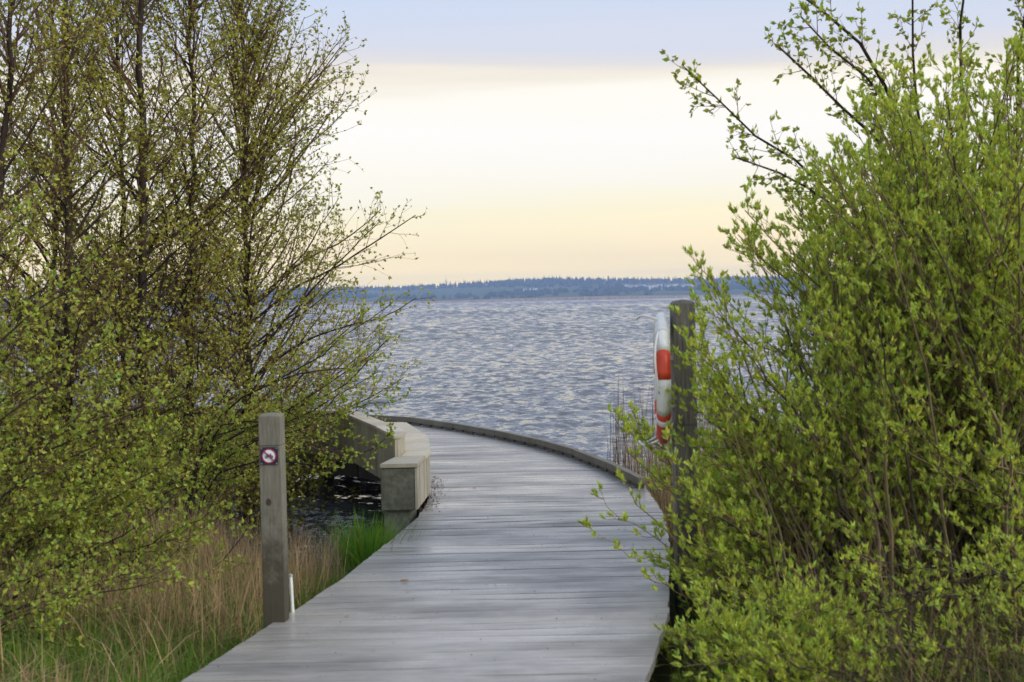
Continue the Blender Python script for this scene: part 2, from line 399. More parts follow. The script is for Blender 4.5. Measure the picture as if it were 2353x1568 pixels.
# ------------------------------------------------------------------ far shore
HPX = [(-1400, 30), (-600, 34), (0, 30), (300, 33), (440, 36), (700, 44), (900, 40), (1040, 45), (1150, 50), (1277, 54), (1400, 50), (1530, 46), (1690, 47), (2000, 44), (2353, 40), (3200, 34), (4200, 30)]
def hill_top(X, Y):                # height of the land at far points
    px = CX + X / np.maximum(Y, 1) * F_PX
    top = np.interp(px, [p[0] for p in HPX], [p[1] + 3 for p in HPX]) / F_PX * 3700 - 13
    front = 5 + 20 * sm(2560, 3100, Y)
    t = sm(2700, 3700, Y)
    return 3.2 * sm(2505, 2530, Y) + (top - 3.2) * (.28 * sm(2530, 2900, Y) + .72 * sm(2850, 3750, Y)) * 1.0 - 10 * sm(3800, 4050, Y)
def build_far():
    xs = np.linspace(-4200, 4200, 260); ys = np.concatenate([np.linspace(2490, 2560, 12), np.linspace(2580, 4050, 40)])
    X, Y = np.meshgrid(xs, ys, indexing='ij')
    Ysh = Y + 14 * np.sin(X / 300) * sm(2490, 2600, Y)
    Z = hill_top(X, Ysh) + WATER - 1.2 * (1 - sm(2500, 2510, Y)) + 2.0 * np.sin(X / 170 + Y / 210) * sm(2600, 2900, Y)
    V = np.stack([X, Y, Z], -1).reshape(-1, 3); nc = len(ys)
    i, j = np.meshgrid(np.arange(len(xs) - 1), np.arange(nc - 1), indexing='ij'); q = (i * nc + j).ravel()
    F = np.stack([q, q + nc, q + nc + 1, q + 1], -1)
    m = material('far_fields', (.05, .08, .03), .95, .05, (.09, .11, .045), .004, 4)
    tag(link('hills', np_mesh('hills', V, [(F, 0)], [m], smooth=True)), kind='structure')
    # woods: conifers and round crowns
    fr = np.random.default_rng(11)
    N = 7500
    Yt = np.where(fr.random(N) < .45, fr.uniform(3450, 3850, N), fr.uniform(2640, 3500, N))
    Xt = fr.uniform(-.62, .62, N) * Yt
    nfield = np.sin(Xt / 140 + 1.3 * np.sin(Yt / 130)) + np.sin(Xt / 57 + Yt / 90) * .6
    keep = (Yt > 3400) | (nfield > -.15) 
    Xt, Yt = Xt[keep], Yt[keep]; N = len(Xt)
    Zt = hill_top(Xt, Yt) + WATER
    con = fr.random(N) < np.where(Yt > 3400, .8, .2)
    h = np.where(con, fr.uniform(7, 16, N) * np.where(fr.random(N) < .1, 1.25, 1), fr.uniform(6, 11, N)); w = np.where(con, fr.uniform(2.6, 4.2, N), fr.uniform(4.5, 9.5, N))
    rot = fr.uniform(0, 6.28, N); k = 5
    lv = [(0, .75, .9), (.35, .95, .85), (.7, .6, .3)]
    V = []
    for fz, wr_, wc in lv:
        for s in range(k):
            a = rot + 2 * math.pi * s / k + fr.uniform(-.2, .2, N)
            ww = w * np.where(con, wc * (1 - fz * .75), wr_) * fr.uniform(.8, 1.2, N)
            V.append(np.stack([Xt + ww * np.cos(a), Yt + ww * np.sin(a), Zt - .5 + h * fz], -1))
    V.append(np.stack([Xt, Yt, Zt + h], -1))
    V = np.stack(V, 1); nv = V.shape[1]
    quads = []; tris = []
    for L in range(2):
        for s in range(k):
            quads.append((L * k + s, L * k + (s + 1) % k, (L + 1) * k + (s + 1) % k, (L + 1) * k + s))
    for s in range(k): tris.append((2 * k + s, 2 * k + (s + 1) % k, 3 * k))
    o = (np.arange(N) * nv)[:, None, None]
    Q = (np.array(quads)[None] + o).reshape(-1, 4); T = (np.array(tris)[None] + o).reshape(-1, 3)
    mt = material('far_foliage', (.03, .045, .03), .9, .05, island=.45)
    tag(link('woods', np_mesh('woods', V.reshape(-1, 3), [(Q, 0), (T, 0)], [mt])), 'dark wooded ridge and field trees on the far shore of the lake', 'woods', kind='stuff')
    # reed belt along the far shore
    N = 16000
    Xt = fr.uniform(-1900, 1900, N); Yt = 2504 + fr.uniform(0, 18, N) + 14 * 0
    h = fr.uniform(3.4, 5.0, N) * (1 + .25 * np.sin(Xt / 90)); w = fr.uniform(.6, 1.6, N)
    V = np.stack([np.stack([Xt - w, Yt, np.full(N, WATER - .3)], -1), np.stack([Xt + w, Yt, np.full(N, WATER - .3)], -1), np.stack([Xt + w * .5, Yt + .6, WATER + h], -1), np.stack([Xt - w * .6, Yt + .6, WATER + h * .93], -1)], 1)
    Q = (np.array([[0, 1, 2, 3]])[None] + (np.arange(N) * 4)[:, None, None]).reshape(-1, 4)
    mr_ = material('far_reeds', (.46, .33, .20), .9, .05, island=.3)
    tag(link('far_reeds', np_mesh('far_reeds', V.reshape(-1, 3), [(Q, 0)], [mr_])), 'pale brown reed belt lining the far shore', 'reeds', kind='stuff')
build_far()

M['far_white'] = material('far_render', (.80, .80, .78), .8, .2, (.72, .72, .70), .5)
M['far_roof'] = material('far_roof', (.16, .10, .085), .8, .2, (.11, .09, .085), .8)
M['far_metal'] = material('far_roof_metal', (.62, .64, .68), .4, .5, (.55, .57, .6), .5)
M['far_dark'] = material('far_opening', (.05, .06, .07), .5, .5)
def house(px, py, Y, W, H, Dp, lab, cat='house', roofm='far_roof', name='farmhouse', group=None):
    p = at(px, py, Y); gz = p.z - H * .6
    t = thing(name, lab, cat, (p.x, Y, gz), group=group)
    MB().box(-W / 2, W / 2, -Dp / 2, Dp / 2, -6, H).build('wall', M['far_white'], t)
    rh = H * .55
    MB().add([(-W / 2 - .5, -Dp / 2 - .6, H), (W / 2 + .5, -Dp / 2 - .6, H), (W / 2 + .5, Dp / 2 + .6, H), (-W / 2 - .5, Dp / 2 + .6, H), (-W / 2 - .5, 0, H + rh), (W / 2 + .5, 0, H + rh)],
             [(0, 1, 5, 4), (2, 3, 4, 5), (3, 0, 4), (1, 2, 5), (3, 2, 1, 0)]).build('roof', M[roofm], t)
    nw = max(2, int(W / 7))
    for i in range(nw):
        x = -W / 2 + (i + .5) * W / nw
        MB().box(x - .9, x + .9, -Dp / 2 - .05, -Dp / 2 + .1, H * .35, H * .75).build('window', M['far_dark'], t)
    return t
house(1219, 668.5, 2950, 30, 4.5, 16, 'long low white farm building standing alone on the far slope', 'barn', 'far_metal', 'barn')
spots = [1440, 1453, 1466, 1478, 1492, 1504, 1516, 1529, 1541, 1553, 1566, 1580, 1594]
names = ['westernmost', 'second', 'third', 'fourth', 'fifth', 'sixth', 'seventh', 'eighth', 'ninth', 'tenth', 'eleventh', 'twelfth', 'last']
for i, px in enumerate(spots):
    house(px, 658.5 - (i % 3) * .9 + (px - 1500) * -.012, 3050 + (i * 37) % 90, 8 + (i * 5) % 7, 4.2, 8,
          'tiny pale house, %s from the barn side in the row beyond the lake' % names[i], 'house', 'far_metal' if i % 3 == 0 else 'far_roof', group='village houses beyond the lake')
pm = at(1025, 655, 3650)
mast = thing('radio_mast', 'thin mast rising above the wooded ridge left of centre', 'mast', (pm.x, 3650, pm.z - 10))
MB().tube([(0, 0, 0), (0, 0, 32)], [.9, .4], 5).build('pole', M['metal'], mast)
for zz, ww in ((18, 5), (22, 3.5)):
    MB().box(-ww, ww, -.3, .3, zz, zz + .8).build('crossarm', M['metal'], mast)

# ------------------------------------------------------------------ boardwalk
walk = link('boardwalk', None); tag(walk, 'grey timber boardwalk curving left out over the lake', kind='structure')
PW = .145
y = 1.0; k = 0
pr = random.Random(5)
while y < 22.0:
    y0, y1 = y + .002, y + PW - .002
    xl0, xl1, xr0, xr1 = float(deckL(y0)), float(deckL(y1)), float(deckR(y0)), float(deckR(y1))
    j = pr.uniform(-.006, .006)
    if xl0 < xr0 - .2 and xl1 < xr1 - .2:
        cx_, cy_ = (xl0 + xr0) / 2, (y0 + y1) / 2
        tilt = pr.gauss(0, .0028); dz = pr.uniform(-.0015, .0015); cup = .0012
        rowz = []
        ys = [y0, y0 + .25 * (y1 - y0), y0 + .75 * (y1 - y0), y1]
        V = []; nx = 8
        hump = pr.gauss(0, .0012)
        for a, yy in enumerate(ys):
            u = a / 3; f = (yy - y0) / (y1 - y0)
            for s in range(nx + 1):
                q = s / nx
                x = (xl0 + (xl1 - xl0) * f + j) * (1 - q) + (xr0 + (xr1 - xr0) * f + j) * q
                z = dz + tilt * (f - .5) * PW * 1.6 + (cup if a in (0, 3) else 0) * .6 + hump * math.sin(q * 9 + k) - .002 * (a in (0, 3))
                V.append((x - cx_, yy - cy_, z))
        Fq = []
        for a in range(3):
            for s in range(nx):
                i0 = a * (nx + 1) + s; Fq.append((i0, i0 + 1, i0 + nx + 2, i0 + nx + 1))
        nt = len(V)
        c = [0, nx, 3 * (nx + 1) + nx, 3 * (nx + 1)]
        for i0 in c: V.append((V[i0][0], V[i0][1], -.045))
        Fq.append((nt, nt + 3, nt + 2, nt + 1))
        Fq.append(tuple([nt, nt + 1] + list(range(nx, -1, -1))))
        Fq.append(tuple([nt + 2, nt + 3] + list(range(3 * (nx + 1), 4 * (nx + 1)))))
        Fq.append((nt + 3, nt, 0, nx + 1, 2 * (nx + 1), 3 * (nx + 1))[::1])
        Fq.append((nt + 1, nt + 2, 3 * (nx + 1) + nx, 2 * (nx + 1) + nx, nx + 1 + nx, nx))
        MB().add(V, Fq).build('plank', M['deck'], walk, loc=(cx_, cy_, 0))
    y += PW; k += 1
def edge_beam(ps, inset, z0, z1, w, name, mat, y_min, y_max, parts=True):
    pts = [p for p in ps if y_min <= p.y <= y_max]
    for a, b in zip(pts[:-1], pts[1:]):
        d = (b - a).normalized(); nrm = Vector((-d.y, d.x, 0)) * inset
        n2 = Vector((-d.y, d.x, 0)) * (w / 2)
        A, B = a + nrm, b + nrm
        q = [A - n2, B - n2, B + n2, A + n2]
        MB().hexa([(p.x, p.y, z0) for p in q], [(p.x, p.y, z1) for p in q]).build(name, mat, walk)
edge_beam(Lp, -.10, -.235, -.05, .07, 'edge_beam', M['deck_side'], -3, 30)
edge_beam(Rp, .10, -.235, -.05, .07, 'edge_beam', M['deck_side'], -3, 30)
mid = [Vector(((float(deckL(t)) + float(deckR(t))) / 2, t, 0)) for t in (-3, 2, 6, 9, 12, 14, 15.4)]
edge_beam(mid, 0, -.235, -.05, .07, 'joist', M['deck_side'], -3, 30)
for t in [4.2, 6.4, 8.6, 10.9, 12.6, 14.2, 15.8, 17.4, 19.0]:
    for side in (0, 1):
        x = float(deckL(t)) + .22 if side == 0 else float(deckR(t)) - .22
        MB().tube([(x, t, -.06), (x, t, -2.4)], .085, 10).build('pile', M['deck_side'], walk, smooth=False)
for x, t in ((-3.2, 17.2), (-4.6, 17.6), (-6, 18.2), (-2.2, 19.6), (-4, 20.6)):
    MB().tube([(x, t, -.06), (x, t, -2.4)], .085, 10).build('pile', M['deck_side'], walk)
# kerb rail on spacer blocks along the outer edge
dense = []
acc = [p for p in Rp if p.y >= 12.4]
st = gp(1500, 1130); acc = [Vector((float(deckR(12.2)), 12.2, 0))] + acc
path = []
for a, b in zip(acc[:-1], acc[1:]):
    n_ = max(2, int((b - a).length / .1)); path += [a.lerp(b, i / n_) for i in range(n_)]
cum = [0]
for a, b in zip(path[:-1], path[1:]): cum.append(cum[-1] + (b - a).length)
def along(s):
    i = int(np.searchsorted(cum, s)); i = min(max(i, 1), len(path) - 1)
    t = (s - cum[i - 1]) / max(1e-6, cum[i] - cum[i - 1]); return path[i - 1].lerp(path[i], t)
s = 0
while s < cum[-1] - .3:
    e = min(s + 1.25, cum[-1]); a, b = along(s + .004), along(e - .004)
    d = (b - a).normalized(); n2 = Vector((-d.y, d.x, 0))
    q = [a + n2 * .005, b + n2 * .005, b + n2 * .078, a + n2 * .078]
    zj = pr.uniform(-.004, .004)
    MB().hexa([(p.x, p.y, .035 + zj) for p in q], [(p.x, p.y, .098 + zj) for p in q]).build('kerb_rail', M['kerb'], walk, bevel=.006)
    m_ = 4
    for i in range(m_):
        c = a.lerp(b, (i + .5) / m_)
        q = [c - d * .115 + n2 * .012, c + d * .115 + n2 * .012, c + d * .115 + n2 * .070, c - d * .115 + n2 * .070]
        MB().hexa([(p.x, p.y, .003) for p in q], [(p.x, p.y, .034) for p in q]).build('spacer_block', M['deck_side'], walk)
    s = e

# ------------------------------------------------------------------ bench
def poly_offset(ps, w):
    out = []
    for i, p in enumerate(ps):
        d0 = (ps[i] - ps[i - 1]).normalized() if i > 0 else None
        d1 = (ps[i + 1] - ps[i]).normalized() if i < len(ps) - 1 else None
        d = ((d0 or d1) + (d1 or d0)).normalized(); n_ = Vector((d.y, -d.x, 0))
        k_ = 1 / max(.6, n_.dot(Vector(((d1 or d0).y, -(d1 or d0).x, 0))))
        out.append(p + n_ * w * k_)
    return out
SEAT, BACK = .39, .56
blk = gp(951, 1283) if False else None
nb = gp(1039 / 1.088, 1283 / 1.088, 0)                    # inner near corner of the end block
inner = [Vector((nb.x, nb.y, 0)), gp(1071 / 1.088, 1240 / 1.088, 0), gp(1062 / 1.088, 1090 / 1.088, SEAT), gp(1009 / 1.088, 1056 / 1.088, SEAT)]
for p in inner: p.z = 0
print('bench inner', inner)
outer = [gp(993 / 1.088, 1090 / 1.088, BACK), gp(947.5 / 1.088, 1066 / 1.088, BACK), gp(853 / 1.088, 1027 / 1.088, BACK), gp(772 / 1.088, 1026 / 1.088, BACK)]
for p in outer: p.z = 0
print('bench outer', outer)
d = (outer[3] - outer[2]).normalized()
outer += [outer[3] + Vector((-1.1, .55, 0)), outer[3] + Vector((-2.3, .95, 0)), outer[3] + Vector((-3.6, 1.2, 0))]
far_in = poly_offset(outer, .55)
inner += [far_in[3], far_in[4], far_in[5], far_in[6]]
inner_s = inner
bench = thing('bench', 'long pale curved bench with low backrest lining the inner edge of the boardwalk', 'bench', (0, 0, 0))
# end block
w = .27
b0 = inner[0]; b1 = inner[0].lerp(inner[1], .54)
e0, e1 = b0 + Vector((-w, .0, 0)), outer[0] + Vector((-.02, -.01, 0))
MB().hexa([(e0.x, e0.y, .02), (b0.x, b0.y, .02), (b1.x, b1.y, .02), (e1.x, e1.y, .02)],
          [(e0.x, e0.y, SEAT - .035), (b0.x, b0.y, SEAT - .035), (b1.x, b1.y, SEAT - .035), (e1.x, e1.y, SEAT - .035)]).build('end_block', M['bench_end'], bench, bevel=.008)
MB().hexa([(e0.x + .02, e0.y + .03, -.25), (b0.x - .05, b0.y + .03, -.25), (b1.x - .05, b1.y, -.25), (e1.x + .02, e1.y, -.25)],
          [(e0.x + .02, e0.y + .03, .018), (b0.x - .05, b0.y + .03, .018), (b1.x - .05, b1.y, .018), (e1.x + .02, e1.y, .018)]).build('plinth', M['bench_end'], bench)
# light timber skin on the side of the block facing the deck, and the top plate
def prism(foot, z0, z1, name, mat, bevel=.004):
    return MB().hexa([(p.x, p.y, z0) for p in foot], [(p.x, p.y, z1) for p in foot]).build(name, mat, bench, bevel=bevel)
def out_(a, b, s):                                          # sideways unit of a->b times s (towards the deck for s>0)
    d_ = (b - a).normalized(); return Vector((d_.y, -d_.x, 0)) * s
def boards(a, b, z0, z1, side, t=.02, bw=.095, name='board'):
    """vertical boards along a->b, standing side*t proud"""
    L = (b - a).length; n_ = max(1, round(L / bw)); d_ = (b - a) / n_
    for i in range(n_):
        p, q = a + d_ * i + d_ * .025, a + d_ * (i + 1) - d_ * .025
        o = out_(a, b, side * (t + pr.uniform(-.0015, .0015)))
        foot = [p, q, q + o, p + o] if side < 0 else [p + o, q + o, q, p]
        prism(foot, z0 + pr.uniform(-.003, .003), z1, name, M['bench'], 0)
boards(b0, b1, .03, SEAT - .037, 1)
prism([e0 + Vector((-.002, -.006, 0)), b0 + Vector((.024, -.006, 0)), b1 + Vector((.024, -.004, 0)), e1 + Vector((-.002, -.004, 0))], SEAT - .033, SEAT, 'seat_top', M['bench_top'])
# curved body behind the block
segs_in = [b1, inner[1], inner[2], inner[3], inner[4], inner[5], inner[6], inner[7]]
segs_out = [outer[0], outer[0].lerp(outer[1], .42), outer[1], outer[2], outer[3], outer[4], outer[5], outer[6]]
BT = .13
for i in range(len(segs_out) - 1):
    a_o, b_o, a_i, b_i = segs_out[i], segs_out[i + 1], segs_in[i], segs_in[i + 1]
    ab, bb = a_o + out_(a_o, b_o, BT), b_o + out_(a_o, b_o, BT)
    if i + 2 < len(segs_out):
        n2_ = out_(segs_out[i + 1], segs_out[i + 2], BT); bb = b_o + (out_(a_o, b_o, BT) + n2_).normalized() * BT * 1.03
    if i > 0:
        n0_ = out_(segs_out[i - 1], a_o, BT); ab = a_o + (n0_ + out_(a_o, b_o, BT)).normalized() * BT * 1.03
    if i == 0:
        ab = a_o + Vector((.02, .02, 0))
    g_ = (b_i - a_i) * .002
    prism([a_o + g_, ab + g_, bb - g_, b_o - g_][::-1] if False else [a_o + g_, ab + g_, bb - g_, b_o - g_], .11, BACK - .03, 'backrest', M['bench'], .003)
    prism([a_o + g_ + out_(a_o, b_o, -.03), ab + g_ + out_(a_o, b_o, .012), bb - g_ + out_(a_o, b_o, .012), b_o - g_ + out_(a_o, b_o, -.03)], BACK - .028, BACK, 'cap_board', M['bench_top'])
    g2 = out_(a_o, b_o, .003)
    prism([ab + g_ + g2, a_i + g_, b_i - g_, bb - g_ + g2], .03, SEAT - .035, 'seat_base', M['bench'], .003)
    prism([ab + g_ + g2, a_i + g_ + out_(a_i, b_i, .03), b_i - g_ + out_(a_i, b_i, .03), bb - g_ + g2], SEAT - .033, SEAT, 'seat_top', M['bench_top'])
    boards(a_o, b_o, .11, BACK - .03, -1)
    boards(a_i, b_i, .03, SEAT - .037, 1)

# ------------------------------------------------------------------ posts
def post(name, label, loc, w, h, base, mat, rz, groove=None, top=.02):
    t = thing(name, label, 'post', loc, rz)
    b = MB(); hw = w / 2
    zs = [(base, hw)]
    if groove: zs += [(groove - .005, hw), (groove, hw - .006), (groove + .005, hw)]
    zs += [(h - top * .5, hw), (h, hw - top * .45)]
    V = []
    for z, q in zs: V += [(-q, -q, z), (q, -q, z), (q, q, z), (-q, q, z)]
    V.append((0, 0, h + top * .35))
    Fq = [(3, 2, 1, 0)]
    for i in range(len(zs) - 1):
        for s_ in range(4):
            Fq.append((i * 4 + s_, i * 4 + (s_ + 1) % 4, i * 4 + 4 + (s_ + 1) % 4, i * 4 + 4 + s_))
    n_ = (len(zs) - 1) * 4
    for s_ in range(4): Fq.append((n_ + s_, n_ + (s_ + 1) % 4, len(V) - 1))
    b.add(V, Fq); return t, b.build('shaft', mat, t, bevel=.0015)
pl = gp(633, 1432, 0.0); pt = at(617, 953, pl.y)
PH = pt.z
W_ = 52 / F_PX * pl.y
print('left post', pl, PH, W_)
pcx = (at(632, 1250, pl.y)).x
postl, _ = post('marker_post', 'short square grey timber post bearing a small prohibition sign at the left deck edge', (pcx - .012, pl.y + W_ / 2, 0), W_ * .96, PH, -.6, M['post'], R(-4), groove=PH - .165)
mk = MB()
for i in range(14):
    a = 2 * math.pi * i / 14; mk.v.append((-.012 + .014 * math.cos(a), -W_ * .48 - .002, .63 + .019 * math.sin(a)))
mk.f.append(list(range(14))); mk.build('knot', material('knot', (.05, .04, .03), .9), postl)
# sign plate on the post
def disc(b, r0, r1, n, y, z0=0, th=.003):
    V = []
    for i in range(n):
        a = 2 * math.pi * i / n; c, s_ = math.cos(a), math.sin(a)
        V += [(r1 * c, y - th, z0 + r1 * s_), (r1 * c, y, z0 + r1 * s_), (r0 * c, y - th, z0 + r0 * s_), (r0 * c, y, z0 + r0 * s_)]
    Fq = []
    for i in range(n):
        a, q = i * 4, ((i + 1) % n) * 4
        Fq += [(a, q, q + 2, a + 2)[::-1], (a, a + 1, q + 1, q), (a + 2, q + 2, q + 3, a + 3)]
    return b.add(V, Fq)
S = W_ * .78
zs_ = at(614, 1048, pl.y).z
sign = thing('prohibition_sign', 'small navy square sign with red ring and slash over a white disc', 'sign', (pcx - .014, pl.y + W_ / 2, zs_), R(-4))
fy = -W_ * .48 - .001
MB().box(-S / 2, S / 2, fy - .006, fy, -S / 2, S / 2).build('plate', M['navy'], sign, bevel=.002)
disc(MB(), S * .36, S * .43, 40, fy - .0062).build('red_ring', M['sign_red'], sign)
wd = MB(); V = [(S * .359 * math.cos(2 * math.pi * i / 40), fy - .0075, S * .359 * math.sin(2 * math.pi * i / 40)) for i in range(40)]
wd.add(V, [tuple(range(40))]).build('white_disc', M['sign_white'], sign)
pic = MB()
disc(pic, S * .055, S * .085, 16, fy - .0078, 0); 
for vv in range(len(pic.v)): pic.v[vv] = (pic.v[vv][0] - S * .15, pic.v[vv][1], pic.v[vv][2] - S * .05)
p2 = MB(); disc(p2, S * .055, S * .085, 16, fy - .0078, 0)
p2.v = [(a + S * .16, b_, c - S * .05) for a, b_, c in p2.v]
pic.add(p2.v, p2.f)
for (x0, z0, x1, z1) in ((-.15, -.05, -.06, .08), (-.06, .08, .10, .07), (.10, .07, .16, -.05), (-.06, .08, .01, -.05), (.01, -.05, .10, .07), (-.15, -.05, .01, -.05), (-.10, .12, -.02, .12), (.07, .13, .13, .13), (.10, .07, .10, .13)):
    pic.tube([(x0 * S, fy - .009, z0 * S), (x1 * S, fy - .009, z1 * S)], S * .014, 4)
pic.build('bicycle_symbol', M['navy'], sign)
MB().tube([(-S * .26, fy - .0115, S * .26), (S * .26, fy - .0115, -S * .26)], S * .04, 4).build('slash', M['sign_red'], sign)
for sx in (-1, 1):
    for sz in (-1, 1):
        MB().tube([(sx * S * .43, fy - .0062, sz * S * .43), (sx * S * .43, fy - .009, sz * S * .43)], S * .03, 8).build('screw', M['metal'], sign)
# thin white marker stick beside the post
q = gp(664, 1387, -.02)
stick = thing('marker_stick', 'thin white stick standing in the grass behind the short post', 'stick', (at(666, 1380, pl.y + .25).x + .012, pl.y + .25, 0))
MB().tube([(0, 0, -.3), (.002, 0, .0), (-.004, 0, .19)], .009, 8).build('shaft', M['white'], stick)
MB().tube([(-.004, 0, .191), (-.004, 0, .205)], .0105, 8).build('cap', M['metal'], stick)
# tall dark post with the lifebuoy
RY = 8.3
rc = at(1576, 1000, RY); rt = at(1572, 692, RY); RW = 51 / F_PX * RY
print('right post', rc, rt, RW)
postr, _ = post('lifebuoy_post', 'tall dark weathered square post standing in the willow beside the deck', (rc.x, RY + RW / 2, 0), RW, rt.z, -.8, M['post_dark'], R(3), top=.03)
MB().box(-RW / 2 - .02, RW / 2 + .0, -RW / 2 - .004, -RW / 2 - .001, .9, .902).build('crack', M['far_dark'], postr)
# ------------------------------------------------------------------ lifebuoy (ring plane seen almost edge-on)
lc = at(1524, 871, RY - .02)
Rm, rt_, rn_ = .330, .058, .042                      # ring radius, tube half depth radially / along the axis
buoy = thing('lifebuoy', 'white and red ring lifebuoy hanging edge-on at the tall dark post', 'lifebuoy', (lc.x + .0, lc.y + RW / 2, lc.z), R(-4.5))
def arc(a0, a1, name, mat, grow=1.0, n=None):
    n = n or max(3, int((a1 - a0) / 6)); b = MB(); m_ = 14
    for i in range(n + 1):
        a = R(a0 + (a1 - a0) * i / n); c, s_ = math.cos(a), math.sin(a)
        for k_ in range(m_):
            p = 2 * math.pi * k_ / m_; rr_ = Rm + rt_ * grow * math.cos(p); xx = rn_ * grow * math.sin(p)
            b.v.append((xx, -rr_ * s_, rr_ * c))
    for i in range(n):
        for k_ in range(m_):
            a = i * m_ + k_; q_ = i * m_ + (k_ + 1) % m_
            b.f.append([a, q_, q_ + m_, a + m_])
    b.f.append(list(range(m_))[::-1]); b.f.append([n * m_ + k_ for k_ in range(m_)])
    return b.build(name, mat, buoy, smooth=True)
segs_b = [(-62, 62, 0), (62, 88, 1), (88, 121, 0), (121, 176, 1), (176, 214, 0), (214, 240, 1), (240, 272, 0), (272, 298, 1)]
for a0, a1, red in segs_b:
    arc(a0 + .15, a1 - .15, 'red_band' if red else 'white_shell', M['red' if red else 'white'], 1.015 if red else 1.0)
def rope(a0, a1, bx, br, sag=0.0, r=.0065, tip=0.0):
    pts = []
    for i in range(17):
        t = i / 16; a = R(a0 + (a1 - a0) * t); sw = math.sin(math.pi * t); rr_ = Rm + rt_ * .75 + br * sw
        pts.append((-rn_ * .6 - bx * sw, -rr_ * math.sin(a), rr_ * math.cos(a) - sag * sw + tip * sw ** 6))
    MB().tube(pts, r, 6).build('grab_rope', M['rope'], buoy, smooth=True)
rope(-22, 22, .115, .0, -.012, tip=-.035); rope(42, 100, .022, .02); rope(160, 200, .115, .0, .03, tip=.035); rope(225, 310, .0, .02)
pts = [(.0, -.02, -Rm - .03), (.03, -.03, -Rm - .10), (.065, -.05, -Rm - .15), (.07, -.05, -Rm - .07)]
MB().tube(pts, .006, 6).build('rope_tail', M['rope'], buoy, smooth=True)
for a in (38, 130, 218, 315):
    arc(a - 3, a + 3, 'rope_cleat', M['white'], 1.06)
for z in (.12, -.16):
    br = MB().box(.03, .085, -.03, .03, z - .015, z + .015); br.build('holder_bracket', M['metal'], buoy, bevel=.003)

# ------------------------------------------------------------------ plant machinery
def unit(v): return v / np.maximum(np.linalg.norm(v, axis=-1, keepdims=True), 1e-9)
def grow(P, D, L, n, wob, up, g, grav=None):
    """batch of polylines: P,D (N,3), L (N,) -> points (N,n+1,3), dirs"""
    N = len(P); pts = np.empty((N, n + 1, 3)); ds = np.empty((N, n + 1, 3))
    d = unit(D); p = P.copy(); pts[:, 0] = p; ds[:, 0] = d
    step = (L / n)[:, None]
    for i in range(1, n + 1):
        d = d + g.normal(0, wob, (N, 3)); d[:, 2] += up
        d = unit(d); p = p + d * step; pts[:, i] = p; ds[:, i] = d
    return pts, ds
def sample(pts, t):
    """pts (N,M,3), t (N,K) in 0..1 -> (N,K,3)"""
    N, Mn, _ = pts.shape; f = t * (Mn - 1); i = np.clip(f.astype(int), 0, Mn - 2); u = (f - i)[..., None]
    a = pts[np.arange(N)[:, None], i]; b = pts[np.arange(N)[:, None], i + 1]
    return a * (1 - u) + b * u
def kids(pts, ds, L, K, t0, t1, ang, lenf, g, spread=.25, bias=None, keep=1.0):
    N = len(pts); base = np.linspace(t0, t1, K)[None]; t = np.clip(base + g.uniform(-.5, .5, (N, K)) * (t1 - t0) / K, 0.02, .99)
    P = sample(pts, t).reshape(-1, 3); D = unit(sample(ds, t).reshape(-1, 3))
    rv = g.normal(0, 1, P.shape)
    if bias is not None: rv = rv + bias
    perp = unit(rv - D * np.sum(rv * D, -1, keepdims=True))
    a = np.radians(ang + g.normal(0, ang * spread, len(P)))[:, None]
    D2 = D * np.cos(a) + perp * np.sin(a)
    Lk = (L[:, None] * lenf(t)).reshape(-1) * g.uniform(.6, 1.25, len(P))
    m = (g.random(len(P)) < keep) & (Lk > .02)
    return P[m], D2[m], Lk[m]
def tubes(pts, r0, r1, sides):
    """(N,M,3) -> V,F"""
    N, Mn, _ = pts.shape
    T = unit(np.gradient(pts, axis=1)); ref = np.where(np.abs(T[:, :1, 2:3]) > .8, np.array([1., 0, 0]), np.array([0, 0, 1.]))
    A = unit(np.cross(T, np.broadcast_to(ref, T.shape))); B = np.cross(T, A)
    t = np.linspace(0, 1, Mn)[None, :, None]
    rr_ = (r0[:, None, None] * (1 - t) + r1[:, None, None] * t)
    ang = 2 * math.pi * np.arange(sides) / sides
    V = pts[:, :, None] + rr_[..., None] * (A[:, :, None] * np.cos(ang)[None, None, :, None] + B[:, :, None] * np.sin(ang)[None, None, :, None])
    i, k_ = np.meshgrid(np.arange(Mn - 1), np.arange(sides), indexing='ij')
    f = np.stack([i * sides + k_, i * sides + (k_ + 1) % sides, (i + 1) * sides + (k_ + 1) % sides, (i + 1) * sides + k_], -1).reshape(-1, 4)
    F = (f[None] + (np.arange(N) * Mn * sides)[:, None, None]).reshape(-1, 4)
    return V.reshape(-1, 3), F
def leaves(P, D, size, aspect, g, fold=.25, curl=.0, rich=False):
    """leaf blades from point P along D"""
    N = len(P); D = unit(D); rv = g.normal(0, 1, (N, 3)); side = unit(np.cross(D, rv)); nrm = np.cross(side, D)
    s = size[:, None]; w = s * aspect / 2
    b = P; tip = P + D * s + nrm * s * curl
    mid = P + D * s * .48 - nrm * w * fold * 1.0
    l_ = P + D * s * .42 + side * w + nrm * w * fold; r_ = P + D * s * .42 - side * w + nrm * w * fold
    if rich:
        V = np.stack([b, l_, tip, r_, mid], 1); f = np.array([[0, 4, 1], [1, 4, 2], [0, 3, 4], [3, 2, 4]])
    else:
        V = np.stack([b, l_, tip, r_], 1); f = np.array([[0, 2, 1], [0, 3, 2]])
    F = (f[None] + (np.arange(N) * V.shape[1])[:, None, None]).reshape(-1, 3)
    return V.reshape(-1, 3), F
